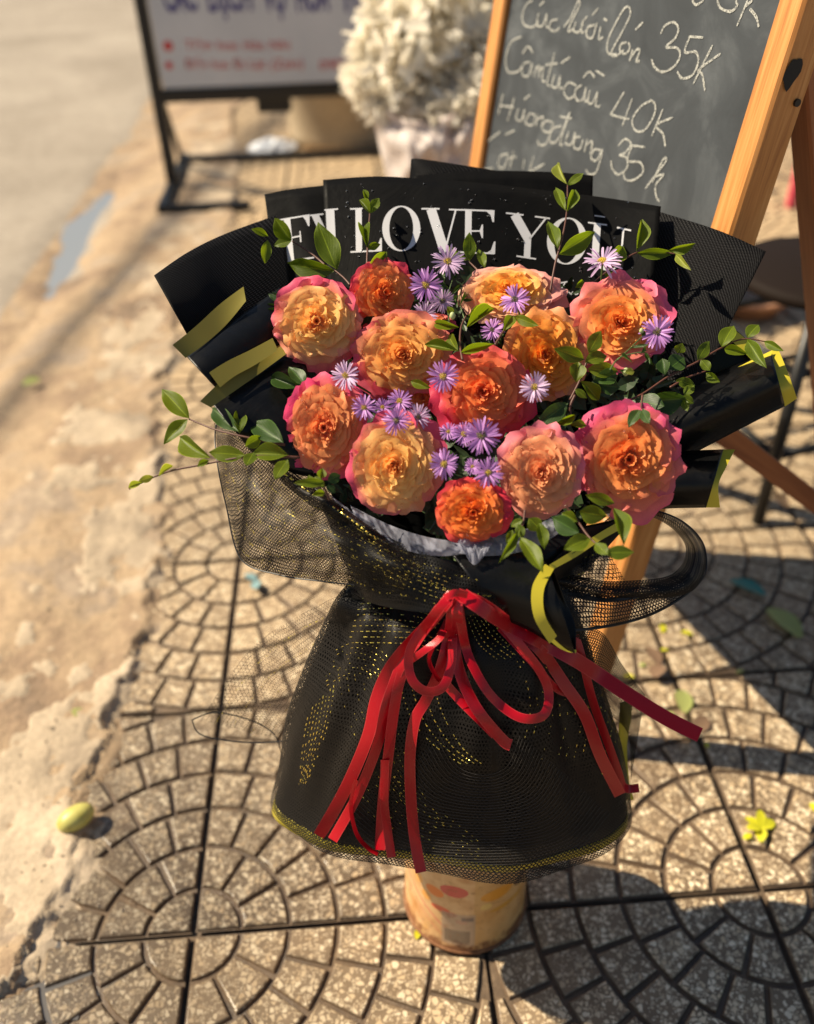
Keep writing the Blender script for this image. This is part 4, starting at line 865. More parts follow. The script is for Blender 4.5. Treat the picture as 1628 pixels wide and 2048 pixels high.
# fill below the gold diagonal
rolled('curled_flap', [(1000, 1080, .87), (1080, 1070, .87), (1180, 1050, .88), (1262, 1032, .885)], [(1000, 1180, .86), (1040, 1180, .85), (1080, 1160, .842), (1100, 1136, .838)], None, .004, 'black flap under the lower right leaves')
# ---- nets
def wv(f1, f2, a): return lambda s_, t: a*math.sin(s_*f1+t*3)*math.sin(t*f2+.4)
nl = grid(ruled([(432, 850, .945), (470, 842, .93), (530, 870, .925), (570, 930, .91), (640, 985, .89), (740, 1045, .865), (860, 1110, .85)],
                [(436, 935, .93), (452, 1010, .93), (482, 1118, .92), (560, 1150, .90), (640, 1162, .885), (710, 1168, .875), (800, 1190, .86)], 70, 34, .045, wv(34, 9, .0035)), 'net_ruffle', M['netg'], None)
nlt = bvh(nl); adopt(nl, wr)
nb = grid(ruled([(428, 846, .955), (470, 838, .96), (540, 865, .95), (590, 930, .93), (680, 1000, .90), (760, 1060, .875)],
                [(440, 950, .955), (460, 1030, .95), (490, 1122, .925), (570, 1150, .91), (650, 1165, .89), (740, 1185, .87)], 50, 24, -.03, wv(22, 7, .003)), 'net_ruffle_back', M['netg'], wr)
# folded dark strip with a gold line along the top of the ruffle
grid(ruled([(548, 925, .905), (600, 960, .885), (680, 1010, .862), (770, 1075, .842)], [(560, 960, .90), (620, 1010, .88), (690, 1045, .86), (775, 1100, .845)], 40, 10, .010, wv(20, 5, .002)), 'net_fold', M['netd'], wr)
wn_ = grid(ruled([(640, 985, .875), (740, 1055, .85), (860, 1110, .838), (960, 1140, .835), (1060, 1150, .845)], [(705, 1195, .875), (760, 1210, .86), (850, 1222, .835), (915, 1232, .826), (1000, 1230, .835)], 50, 16, .006, wv(30, 6, .002)), 'waist_net', M['netg'], None); wnt = bvh(wn_); adopt(wn_, wr)
mb = MB()
rim = [P(*q) for q in catmull([(432, 850, .943), (430, 880, .94), (436, 935, .928), (452, 1010, .925), (482, 1118, .915), (560, 1150, .897), (640, 1162, .88), (710, 1170, .87)], 60)]
mb.tube(rim, .0008, 5); rim = [P(*q) for q in catmull([(432, 850, .943), (470, 842, .928), (530, 870, .92), (570, 930, .905), (640, 985, .885), (740, 1050, .86)], 50)]; mb.tube(rim, .0009, 5)
mb.build('net_edge', M['steel'], wr)
# long thin tail of the net hanging left behind the skirt
tl = grid(ruled([(700, 1180, .93), (600, 1230, .99), (500, 1300, 1.04), (400, 1440, 1.09)], [(740, 1260, .95), (660, 1370, 1.0), (600, 1420, 1.06), (560, 1480, 1.10)], 40, 16, .01, wv(18, 5, .003)), 'net_tail', m_net('pale_net', .0042, .08, .9), wr)
mb = MB(); mb.tube([P(*q) for q in catmull([(384, 1440, 1.09), (430, 1425, 1.085), (500, 1440, 1.08), (545, 1465, 1.08), (560, 1495, 1.08)], 40)], .0008, 6)
mb.tube([P(*q) for q in catmull([(384, 1440, 1.09), (400, 1468, 1.088), (460, 1482, 1.085), (530, 1485, 1.08), (598, 1478, 1.06)], 40)], .0008, 6)
mb.tube([P(*q) for q in catmull([(560, 1495, 1.08), (570, 1540, 1.08), (590, 1590, 1.07), (640, 1640, 1.05)], 30)], .0006, 6)
mb.build('net_cord', M['steel'], wr)
# right loop of net
def band_net(outer, inner, name, bulge, m='netd', n=60, mm=12): return grid(ruled(outer, inner, n, mm, bulge, wv(40, 5, .002)), name, M[m], wr)
band_net([(1165, 1140, .89), (1180, 1080, .90), (1225, 1030, .91), (1290, 1018, .92), (1360, 1040, .925), (1405, 1085, .92), (1410, 1140, .91), (1380, 1185, .90), (1300, 1198, .89), (1200, 1198, .885), (1110, 1180, .88)],
         [(1185, 1145, .90), (1196, 1095, .905), (1236, 1045, .915), (1285, 1030, .925), (1335, 1050, .93), (1368, 1085, .925), (1368, 1120, .92), (1340, 1150, .91), (1280, 1160, .90), (1200, 1160, .89), (1110, 1140, .88)], 'net_loop', .012)
band_net([(1080, 1160, .87), (1160, 1165, .88), (1240, 1172, .89), (1310, 1165, .90), (1370, 1140, .91)], [(1130, 1255, .87), (1200, 1252, .88), (1260, 1245, .89), (1330, 1215, .90), (1392, 1165, .91)], 'net_loop', .006, 'net', 50, 14)
band_net([(1110, 1130, .875), (1150, 1100, .885), (1200, 1075, .89)], [(1120, 1165, .875), (1180, 1160, .885), (1250, 1160, .89)], 'net_loop', .004, 'netg', 24, 10)
mb = MB(); mb.tube([P(*q) for q in catmull([(1396, 1160, .91), (1370, 1190, .905), (1310, 1225, .90), (1250, 1245, .89), (1190, 1256, .885), (1130, 1262, .875)], 50)], .0016, 6)
mb.tube([P(*q) for q in catmull([(1225, 1030, .91), (1290, 1018, .92), (1360, 1040, .925), (1405, 1085, .92), (1412, 1140, .91), (1395, 1170, .905)], 50)], .0009, 6)
mb.tube([P(*q) for q in catmull([(1110, 1180, .878), (1200, 1200, .883), (1290, 1190, .89), (1330, 1175, .895)], 40)], .0022, 6)
mb.build('net_cord', M['steel'], wr)
# net trailing at the right side of the skirt
grid(ruled([(1120, 1255, .88), (1200, 1262, .90), (1245, 1330, .96), (1290, 1390, 1.0)], [(1170, 1400, .96), (1220, 1430, .99), (1256, 1470, 1.02), (1262, 1560, 1.05)], 30, 16, .008, wv(18, 5, .003)), 'net_tail', M['net'], wr)
# white tulle under the lowest roses
for A, B, w_ in (([(655, 985, .885), (690, 1012, .87), (740, 1052, .86), (790, 1075, .85)], [(665, 1000, .880), (700, 1030, .862), (750, 1068, .85), (800, 1096, .842)], .006),
                 ([(700, 1010, .875), (780, 1050, .86), (860, 1075, .85), (940, 1085, .845)], [(715, 1045, .865), (790, 1092, .846), (870, 1112, .838), (950, 1105, .836)], .007),
                 ([(900, 1060, .85), (980, 1070, .846), (1060, 1055, .85), (1130, 1020, .86)], [(905, 1105, .840), (985, 1112, .836), (1070, 1095, .84), (1140, 1050, .852)], .006),
                 ([(905, 1080, .843), (935, 1085, .838), (955, 1088, .838), (985, 1085, .840)], [(928, 1104, .832), (942, 1126, .830), (954, 1128, .830), (974, 1104, .832)], .003)):
    grid(ruled(A, B, 150, 18, .006, (lambda w_: lambda s_, t: w_*(1.5*noise.noise(V((s_*7, t*1.5, w_*900)))+.7*noise.noise(V((s_*17, t*2.5, 1)))+.12*noise.noise(V((s_*50, t*6, 2)))))(w_)), 'tulle_ruffle', M['tulle'], wr)
# gold lurex dashes that follow the drapery of the nets (one joined part: countless)
mb = MB(); rg = random.Random(17)
def dashes(pts, tree, dens=1, wpx=1.7, off=.0012, lmin=3, lmax=9, gmin=3, gmax=10):
    n = 90; c = catmull(pts, n); L = 0; on = rg.random() < .5; nxt = rg.uniform(1, 8); seg = []
    for i in range(n-1):
        a, b = c[i], c[i+1]; dl = math.dist(a[:2], b[:2]); steps = max(1, int(dl/1.5))
        for s_ in range(steps):
            x = a[0]+(b[0]-a[0])*s_/steps; y = a[1]+(b[1]-a[1])*s_/steps; L += dl/steps
            if on: seg.append((x, y, a[2] if len(a) > 2 else None))
            if L > nxt:
                if on and len(seg) > 1 and rg.random() < dens:
                    p = hit(tree, seg[0][0], seg[0][1], off) if tree else P(*seg[0]); q = hit(tree, seg[-1][0], seg[-1][1], off) if tree else P(*seg[-1])
                    if p and q and (q-p).length > .0003 and (q-p).length < .02: 
                        s_w = wpx/FPX*.93/2*rg.uniform(.5, 1.1); t = (q-p).normalized(); sd = t.cross((CAM-p).normalized()).normalized(); up_ = t.cross(sd)
                        mb.add([p+sd*s_w, p-sd*s_w, q-sd*s_w, q+sd*s_w, (p+q)/2-up_*s_w], [(0, 1, 4), (1, 2, 4), (2, 3, 4), (3, 0, 4), (3, 2, 1, 0)])
                seg = []; on = not on; L = 0; nxt = rg.uniform(lmin, lmax) if on else rg.uniform(gmin, gmax)
D = dashes
for k_ in range(11):   # waist, running left to right
    y = 1172+k_*11; D([(728-k_*3.2, y+3), (780, y-2+k_*.6), (840, y+8), (885+k_*2, y+28)], nkt, .9, 1.7, .0012, 3, 10, 1.5, 5)
for k_ in range(7): D([(672-k_*5, 1300+k_*13), (710, 1285+k_*10), (760, 1300+k_*14), (800-k_*4, 1345+k_*20)], nkt, .75, 1.3, .0012, 2, 6, 2, 7)
for k_ in range(7):    # long sweeps at the left
    x = 700+k_*16; D([(x-25, 1330), (x-14, 1400), (x+14, 1480+k_*5), (x+62, 1560+k_*8), (x+130, 1625+k_*8)], nkt, .55, 1.3, .0012, 2, 6, 3, 12)
for k_ in range(8): D([(668-k_*7, 1370+k_*7), (660-k_*7, 1430+k_*4), (640-k_*5, 1500), (612-k_*2, 1570)], nkt, .85, 2.0, .0012, 2, 7, 1.5, 6)
for k_ in range(7): D([(922+k_*6, 1198+k_*2), (938+k_*9, 1245), (960+k_*12, 1290-k_*2), (1000+k_*12, 1322-k_*3)], nkt, .95, 1.7, .0012, 2, 5, 1.5, 4)
for k_ in range(4): D([(800+k_*22, 1370), (825+k_*22, 1440), (868+k_*20, 1490+k_*3), (925+k_*14, 1530)], nkt, .9, 2.3, .0012, 3, 9, 1.5, 5)
for k_ in range(9): D([(1000+k_*20, 1270+k_*9), (1048+k_*15, 1350+k_*6), (1060+k_*15, 1430), (1035+k_*16, 1520)], nkt, .6, 1.3, .0012, 2, 6, 4, 14)
for k_ in range(6): D([(690+k_*12, 1590-k_*14), (760+k_*14, 1640-k_*10), (850+k_*12, 1690-k_*9), (960, 1720-k_*7)], nkt, .6, 1.2, .0012, 2, 7, 3, 12)
for k_ in range(5): D([(1205+k_*9, 1370+k_*12), (1200+k_*9, 1430), (1190+k_*10, 1490), (1205+k_*7, 1550)], nkt, .85, 1.6, .0012, 2, 6, 2, 7)
D([(566, 945, .885), (620, 985, .87), (690, 1030, .850), (760, 1085, .833)], None, 1, 3.0, 0, 5, 10, 1.5, 4)
for k_ in range(6): D([(700+k_*8, 1060+k_*14), (760+k_*8, 1090+k_*15), (830+k_*6, 1130+k_*12), (910, 1160+k_*9)], wnt, .9, 1.4, .0012, 3, 9, 2, 6)
for k_ in range(20):
    y = 880+k_*14; D([(440+k_*2, y), (500+k_*3, y+20), (560+k_*6, y+22), (640+k_*6, y+10+k_*3)], nlt, .5, 1.2, .0012, 1.5, 4, 4, 14)
for k_ in range(6): D([(590+k_*14, 955+k_*12), (640+k_*14, 985+k_*13), (700+k_*14, 1030+k_*11)], nlt, .85, 1.5, .0012, 2, 6, 2, 6)
mb.build('gold_thread', M['goldthread'], wr)['kind'] = 'stuff'
mb = MB()
mb2 = mb
for k_ in range(9, 42):
    w_ = 26+k_*6.6; w2 = 22+k_*5.6; y0 = 1500+k_*5.6; j_ = 3*math.sin(k_*1.7)
    pts = catmull([(968-w_, y0-70-k_*.6), (968-w_*.62, y0-18), (968+j_, y0), (968+w2*.66, y0-20), (968+w2, y0-74-k_*.7)], 60); c = [hit(nkt, x, y, .0010) for x, y in pts]
    run = []
    for p in c+[None]:
        if p is None or (run and (p-run[-1]).length > .03):
            if len(run) > 3: mb.tube(run, .00022, 4)
            run = []
        if p is not None: run.append(p)
mb.build('net_ridges', mat('grey_net_thread', (.040, .036, .033, 1), .5), wr)['kind'] = 'stuff'

# ------------------------------------------------------------------ red ribbons
rbn = thing('ribbon_bow', P(910, 1190, .83), 'bunch of shiny red satin ribbons tied at the waist of the bouquet', 'ribbon')
RT_ = [nkt, fct, wnt]
def ribbon(name, pts, wpx, off=.006, free=None, tw=None):
    """pts: (u, v[, lift]) laid over the skirt net, lift in metres towards the viewer"""
    n = max(24, len(pts)*10); c = catmull([(p[0], p[1], p[2] if len(p) > 2 else 0) for p in pts], n); P3 = []; last_z = .84
    for (x, y, lf) in c:
        hs = [q for q in (hit(t_, x, y, off+lf) for t_ in RT_) if q is not None]; h = min(hs, key=lambda q: (q-CAM).length) if hs else None
        if h is not None:
            z = (h-CAM).dot(FWD); z = last_z + max(-.006, min(.006, z-last_z)) if P3 else z
        else: z = last_z
        last_z = z; P3.append(P(x, y, z))
    for _ in range(2): P3 = [P3[0]] + [(P3[i-1]+P3[i]*2+P3[i+1])/4 for i in range(1, n-1)] + [P3[-1]]
    vs = []; uv = []; L = 0
    for i, p in enumerate(P3):
        t = (P3[min(i+1, n-1)]-P3[max(i-1, 0)]).normalized(); nr = (CAM-p).normalized(); nr = (nr + .0*t).normalized(); sd = t.cross(nr).normalized(); w_ = wpx*.92/FPX*((p-CAM).dot(FWD))/2
        a = (tw[0]+(tw[1]-tw[0])*i/(n-1)) if tw else .55*math.sin(i*.11+wpx+pts[-1][0])
        s2 = sd*math.cos(a)+nr*math.sin(a)
        if i: L += (P3[i]-P3[i-1]).length
        q_ = math.cos(a)*1.0
        for k_ in range(5):
            f_ = k_/4*2-1; vs.append(p + s2*(w_*f_/max(.35, q_)) + nr*(.0004*(1-f_*f_))); uv.append((L, k_/4))
    fs = [(i*5+k_, i*5+k_+1, i*5+k_+6, i*5+k_+5) for i in range(n-1) for k_ in range(4)]
    o = mesh(name, vs, fs, M['satin'], None, True, uv); adopt(o, rbn); return o
RB_ = [
 ('ribbon_tail', [(905, 1188), (860, 1245), (808, 1300), (775, 1345), (752, 1400), (735, 1475), (690, 1580), (638, 1672)], 27),
 ('ribbon_tail', [(895, 1205), (850, 1260), (820, 1300), (795, 1345), (770, 1420), (755, 1490), (715, 1590), (665, 1680)], 22),
 ('ribbon_tail', [(880, 1215), (828, 1290), (800, 1360), (788, 1420), (778, 1500), (766, 1600), (760, 1700, .004)], 23),
 ('ribbon_tail', [(770, 1520, .002), (768, 1600, .004), (775, 1660, .006), (783, 1715, .008)], 19),
 ('ribbon_tail', [(712, 1560, .004), (702, 1610, .005), (712, 1665, .006), (735, 1695, .006), (756, 1708, .004)], 9),
 ('ribbon_tail', [(905, 1195), (900, 1260), (880, 1340), (852, 1400), (830, 1440), (820, 1510), (822, 1600), (830, 1680), (842, 1745, .004)], 24),
 ('ribbon_loop', [(902, 1190, .006), (860, 1240, .010), (820, 1300, .014), (822, 1355, .018), (850, 1382, .018), (885, 1375, .014), (902, 1330, .010), (905, 1270, .008), (903, 1195, .006)], 20),
 ('ribbon_loop', [(822, 1320, .010), (850, 1300, .014), (880, 1275, .016), (895, 1240, .012)], 15),
 ('ribbon_loop', [(893, 1240, .004), (868, 1290, .006), (858, 1320, .008), (872, 1352, .006), (880, 1362, .004)], 9),
 ('ribbon_tail', [(912, 1190, .004), (915, 1250, .006), (910, 1300, .008), (925, 1360, .010), (955, 1420, .010), (1005, 1480, .008), (1022, 1490, .008)], 25),
 ('ribbon_tail', [(893, 1370, .002), (920, 1400, .004), (955, 1435, .004), (990, 1470, .004)], 20),
 ('ribbon_loop', [(915, 1195, .002), (930, 1290, .004), (955, 1350, .006), (990, 1400, .010), (1040, 1435, .014), (1085, 1432, .016), (1098, 1395, .014), (1085, 1350, .010), (1040, 1290, .008), (985, 1230, .006), (915, 1188, .004)], 20),
 ('ribbon_tail', [(915, 1188), (960, 1205, .002), (1010, 1240, .004), (1080, 1300, .006), (1130, 1370, .006), (1170, 1430, .006), (1200, 1510, .006), (1240, 1590, .006)], 26),
 ('ribbon_tail', [(1150, 1270, .006), (1165, 1320, .006), (1185, 1400, .004), (1210, 1470, .004), (1235, 1540, .004), (1248, 1575, .004), (1278, 1576, .010)], 18),
 ('ribbon_tail', [(925, 1190, .006), (1000, 1240, .012), (1080, 1282, .016), (1160, 1325, .020), (1250, 1385, .03), (1330, 1435, .03), (1400, 1470, .03)], 32),
 ('ribbon_tail', [(1000, 1255, .002), (1060, 1320, .004), (1110, 1375, .004), (1140, 1388, .004)], 16),
 ('ribbon_knot', [(890, 1196, .010), (910, 1186, .014), (935, 1190, .010)], 16),
]
for nm, pts, w_ in RB_:
    tw = None
    if w_ == 9: tw = (.9, 1.1)
    if len(pts) == 7 and w_ == 32: tw = (.2, .55)
    ribbon(nm, pts, w_, tw=tw)

# ------------------------------------------------------------------ roses
def S(r, g, b): return V(lin(r, g, b)[:3])
PAL = {
 'peachpink': (S(250, 140, 76), S(255, 200, 122), S(252, 190, 130), S(238, 92, 128)),
 'orange': (S(240, 116, 56), S(252, 156, 84), S(250, 146, 92), S(240, 70, 100)),
 'apricot': (S(244, 140, 66), S(252, 184, 104), S(248, 172, 112), S(232, 96, 118)),
 'yellowpale': (S(250, 160, 56), S(255, 190, 88), S(250, 190, 146), S(240, 170, 162)),
 'pinkorange': (S(244, 130, 56), S(252, 168, 88), S(250, 156, 116), S(244, 106, 146)),
 'amber': (S(232, 120, 36), S(248, 160, 60), S(246, 166, 84), S(244, 166, 132)),
 'coral': (S(232, 98, 60), S(248, 142, 84), S(242, 118, 86), S(226, 54, 92)),
 'peachhot': (S(240, 124, 80), S(248, 160, 104), S(246, 154, 104), S(240, 72, 128)),
 'palepeach': (S(234, 118, 70), S(246, 168, 122), S(242, 166, 126), S(238, 130, 146)),
 'magenta': (S(224, 110, 56), S(242, 150, 86), S(238, 138, 98), S(226, 88, 134)),
 'deep': (S(230, 102, 42), S(248, 142, 60), S(244, 118, 64), S(230, 58, 80)),
}
PAL = {k_: (v_[0].lerp(v_[1], .35), V((v_[1].x*1.0, v_[1].y*1.04, v_[1].z*.92)), V((v_[2].x, v_[2].y*1.06, v_[2].z*.98)), v_[3]) for k_, v_ in PAL.items()}
def rose(u, v, wpx, hpx, pal, label, seed, tilt=(0, 0), z=None, style=0, back=0):
    rnd = random.Random(seed); z = (z or zf(u, v)) + back; c = P(u, v, z)
    N_ = (-ray(u, v)).normalized(); X_ = RT.copy(); X_ = (X_-N_*X_.dot(N_)).normalized(); Y_ = N_.cross(X_)
    Rr_ = wpx/2/FPX*z; ry = hpx/wpx
    Nn = (N_ + X_*tilt[0] + Y_*tilt[1]).normalized(); Xn = (X_-Nn*X_.dot(Nn)).normalized(); Yn = Nn.cross(Xn)
    root = thing('rose', c, label, 'rose')
    base, mid, out, edge_ = PAL[pal]; ph = rnd.uniform(0, 6.28)
    e0 = .66 if pal in ('magenta', 'pinkorange', 'yellowpale', 'coral') else .82
    layers = []
    qs = [.075, .13, .20, .27, .35, .44, .54, .65, .77, .89, 1.0]; ns = [4, 4, 4, 4, 4, 5, 5, 5, 6, 6, 7]
    for li, (q, n) in enumerate(zip(qs, ns)):
        for j in range(n):
            a0 = ph + li*2.4 + 2*math.pi*j/n + rnd.uniform(-.20, .20)
            layers.append((q*(1+rnd.uniform(-.07, .07)), a0, 2*math.pi/n*rnd.uniform(1.35, 1.8), li, j))
    sqa = rnd.uniform(0, 3.14); nl = rnd.choice((3, 4))
    quart = style == 0
    def H(q): return Rr_*(.34*(1-min(1.2, q)**2.3) - .04*math.exp(-(q/.16)**2))
    for q, a0, wa, li, pj in layers:
        nu, nv = (15, 9) if li > 4 else (11, 8)
        vs = []; cols = []; fs = []
        inner = max(0, 1-q/.42)
        ox = oy = 0
        if li < 6:
            k_in = 1-li/6
            if quart and li == 0: a0 += 0; wa *= 1.0; q = .10
            elif quart: lt = ph+2*math.pi*(pj % nl)/nl; ox, oy = math.cos(lt)*.105*k_in**.6, math.sin(lt)*.105*k_in**.6; a0 = lt + rnd.uniform(-.8, .8); wa *= .9; q = q*.62+.02+.10*(1-k_in)
            else: ox, oy = math.cos(sqa)*.05*k_in*(1 if pj % 2 else -1), math.sin(sqa)*.05*k_in*(1 if pj % 2 else -1)
        elif li > 7: q *= 1+.05*math.sin(2*a0+ph)+.035*math.sin(3*a0+seed)
        span = .26+.10*q
        Rb = max(.01, q-span)
        amp = rnd.uniform(.012, .024)*(1+1.2*q*q)*(1.7 if li > 8 else 1); k1 = rnd.uniform(1.6, 3.2); p1 = rnd.uniform(0, 6.28); p2 = rnd.uniform(0, 6.28); p3 = rnd.uniform(0, 6.28)
        sw_ = rnd.uniform(-.5, .5)*inner; drop = .20+.02*inner; tiltp = rnd.uniform(-.014, .014)
        pt = rnd.uniform(.02, .10); ptx = rnd.uniform(-.35, .35); shade_ = rnd.uniform(.94, 1.06)
        for jj in range(nv):
            b = jj/(nv-1)
            for ii in range(nu):
                s_ = ii/(nu-1)*2-1
                tip = 1 - .34*abs(s_)**3.2 - .03*abs(s_) + pt*math.exp(-((s_-ptx)/.16)**2) + (.012+.018*q)*math.sin(s_*k1*3.4+p1)+.024*q*abs(math.sin(s_*6.5+p3))+.012*math.sin(s_*17+p2)
                r_ = Rb + (q-Rb)*b*tip
                an = a0 + s_*wa*.5*(.50+.50*min(1, b*1.6)**.7) + sw_*(1-b)
                depth = .030 + drop*(1-b)**1.9 - tiltp + .030*s_*(.4+q)
                edge = max(0, b-.55)/.45
                hz = H(r_) - Rr_*depth
                hz += Rr_*(.036+.03*inner)*edge**2.2*(.75+.5*math.sin(s_*k1*2.6+p2))            # rim turned up
                hz += Rr_*amp*(math.sin(s_*k1*2.4+p1)+.5*math.sin(s_*k1*4.3+p3)*b)*(.1+.9*b*b)
                hz += Rr_*inner*.20*b*(1-s_*s_)
                hz += Rr_*(.012+.012*edge)*noise.noise(V((s_*7+a0*3, b*5+li, seed*.3)))
                hz += Rr_*.030*noise.noise(V((math.cos(an)*3.4+seed, math.sin(an)*3.4, r_*5)))
                rr2 = Rr_*(r_ + amp*.5*edge*math.sin(s_*k1*4.1+p2))
                x, y = rr2*math.cos(an)+ox*Rr_, (rr2*math.sin(an)+oy*Rr_)*ry
                vs.append(Xn*x + Yn*y + Nn*hz)
                cc_ = base.lerp(mid, min(1, .50+q*1.6)) if q < .5 else mid.lerp(out, min(1, (q-.5)*2.0))
                cc_ = cc_.lerp(base, .30*(1-b)*inner)
                e_ = max(0, (q-e0)/(1-e0))**1.2; rimk = max(0, (b-.80)/.20)**1.4
                side_ = .70+.30*math.sin(a0+seed)
                cc_ = cc_.lerp(edge_, min(1, (e_*(.45+.65*b)+rimk*.26*max(0, q-.35)/.65)*side_*1.1))
                cc_ = cc_*(shade_*(1+.10*noise.noise(V((s_*5+a0, b*1.5, li*.7)))))
                cols.append(cc_)
        fs = [(j_*nu+i_, j_*nu+i_+1, j_*nu+nu+i_+1, j_*nu+nu+i_) for j_ in range(nv-1) for i_ in range(nu-1)]
        me = bpy.data.meshes.new('petal'); me.from_pydata([tuple(p) for p in vs], [], fs)
        ca = me.color_attributes.new('Col', 'FLOAT_COLOR', 'POINT')
        ca.data.foreach_set('color', [x for c_ in cols for x in (max(0, c_.x), max(0, c_.y), max(0, c_.z), 1)])
        o = link('petal', me, M['petal'], root, True)
    vs = []; n_ = 20
    for k_, (a_, h_) in enumerate([(.02, .0), (.12, -.015), (.24, -.05), (.36, -.10), (.5, -.2)]):
        vs += [Xn*(math.cos(2*math.pi*i_/n_)*a_*Rr_) + Yn*(math.sin(2*math.pi*i_/n_)*a_*Rr_*ry) + Nn*(H(a_)-Rr_*.055+h_*Rr_+Rr_*.02*math.sin(i_*2.4+k_)) for i_ in range(n_)]
    me = bpy.data.meshes.new('flower_heart'); me.from_pydata([tuple(p) for p in vs], [], [(k_*n_+i_, k_*n_+(i_+1) % n_, k_*n_+n_+(i_+1) % n_, k_*n_+n_+i_) for k_ in range(4) for i_ in range(n_)]+[tuple(range(n_))])
    ca = me.color_attributes.new('Col', 'FLOAT_COLOR', 'POINT'); ca.data.foreach_set('color', [x for _ in vs for x in (base.x*.9, base.y*.8, base.z*.8, 1)]); link('flower_heart', me, M['petal'], root, True)
    # calyx and stem going down into the bouquet
    mb = MB(); mb.tube([Nn*(-Rr_*.25), Nn*(-Rr_*.8)-Yn*Rr_*.2, (V((.37, .14, .66))-c)*.45], .0026, 6); o = mb.build('stem', M['stemg']); o.parent = root
    # droplets
    mb = MB(); nd = int(8+rnd.random()*14)
    for _ in range(nd):
        a = rnd.uniform(0, 6.28); q = rnd.uniform(.3, .95); rr = rnd.uniform(.0006, .0014); 
        dome = .34*(1-q**2.3); pz = Rr_*(dome+.01); p = Xn*math.cos(a)*Rr_*q+Yn*math.sin(a)*Rr_*q*ry+Nn*pz
        vs = [p+V((math.cos(t)*math.sin(f_), math.sin(t)*math.sin(f_), math.cos(f_)))*rr for f_ in (.01, .8, 1.57, 2.3, 3.13) for t in [i*math.pi/3 for i in range(6)]]
        mb.add(vs, [(j*6+i, j*6+(i+1) % 6, j*6+6+(i+1) % 6, j*6+6+i) for j in range(4) for i in range(6)])
    o = mb.build('water_drops', M['glass'], None, True); o.parent = root; o['kind'] = 'stuff'
    return root
RO = [
 (765, 588, 136, 144, 'orange', 'orange rose with a red-pink rim, top row, half behind the big peach rose', (.3, .15), 0, .012),
 (636, 645, 182, 176, 'peachpink', 'bright peach-yellow rose with hot pink rim at the upper left end', (-.1, .1), 0, -.004),
 (1020, 590, 200, 128, 'yellowpale', 'yellow-orange rose with pale blush outer petals, top middle under the word YOU', (0, .45), 1, .01),
 (1240, 650, 205, 196, 'pinkorange', 'pink and orange rose at the upper right, beside the textured sheet', (.15, .2), 1, .0),
 (1088, 712, 175, 196, 'amber', 'amber rose half hidden behind the coral rose', (.15, .1), 1, .012),
 (806, 712, 200, 176, 'apricot', 'large apricot rose under the two upper left ones, darker pink at lower left', (0, .1), 1, .006),
 (967, 785, 196, 186, 'coral', 'coral red rose in the very centre of the bouquet', (0, .05), 1, -.006),
 (650, 855, 164, 205, 'peachhot', 'peach rose with ragged hot pink edge at the left, next to the long leafy twig', (-.1, .0), 0, .0),
 (790, 930, 190, 214, 'peachpink', 'peach rose with a pink lower edge in the bottom row, left', (-.05, -.1), 1, -.004),
 (1256, 917, 218, 232, 'magenta', 'biggest rose with broad magenta outer petals at the lower right', (.1, -.05), 0, -.004),
 (1082, 942, 172, 190, 'palepeach', 'pale peach rose with a dark hollow heart left of the magenta one', (.0, -.1), 1, -.010),
 (946, 1022, 152, 132, 'deep', 'small deep orange rose with red rim, lowest of all', (0, -.12), 0, -.014),
]
for i, (u, v, wp, hp, pal, lab, tl_, stl_, bk_) in enumerate(RO):
    rose(u, v, wp*1.02, hp*1.02, pal, lab, 31+i*7, tl_, None, stl_, bk_)

# ------------------------------------------------------------------ asters
def aster_petal_mesh(w_):
    vs = []; 
    for j, (t, ww, h) in enumerate([(0, .4, 0), (.25, .8, .04), (.6, 1, .05), (.88, .85, .02), (1, .3, -.02)]):
        vs += [(t, -w_*ww, h+.012), (t, 0, h), (t, w_*ww, h+.012)]
    me = bpy.data.meshes.new('ray_petal'); me.from_pydata(vs, [], [(j*3+i, j*3+i+1, j*3+i+4, j*3+i+3) for j in range(4) for i in range(2)]); me.polygons.foreach_set('use_smooth', [True]*8); return me
APM = {}
for nm in ('aster', 'asterw'): APM[nm] = aster_petal_mesh(.070); APM[nm].materials.append(M[nm])
def disc_mesh(m):
    mb = MB(); rn = random.Random(2); 
    for i in range(46):
        a = i*2.39996; r_ = math.sqrt(i/46)*.29; h = .13*(1-(r_/.31)**2)+.05; c = V((r_*math.cos(a), r_*math.sin(a), h)); s_ = .030+rn.random()*.012
        mb.add([c+V((s_, 0, 0)), c+V((0, s_, 0)), c+V((-s_, 0, 0)), c+V((0, -s_, 0)), c+V((0, 0, s_*1.8)), c-V((0, 0, .1))], [(0, 1, 4), (1, 2, 4), (2, 3, 4), (3, 0, 4), (1, 0, 5), (2, 1, 5), (3, 2, 5), (0, 3, 5)])
    me = bpy.data.meshes.new('flower_disc'); me.from_pydata([tuple(v) for v in mb.v], [], mb.f); me.materials.append(m); return me
DMY = disc_mesh(M['disc']); DMD = disc_mesh(M['discd'])
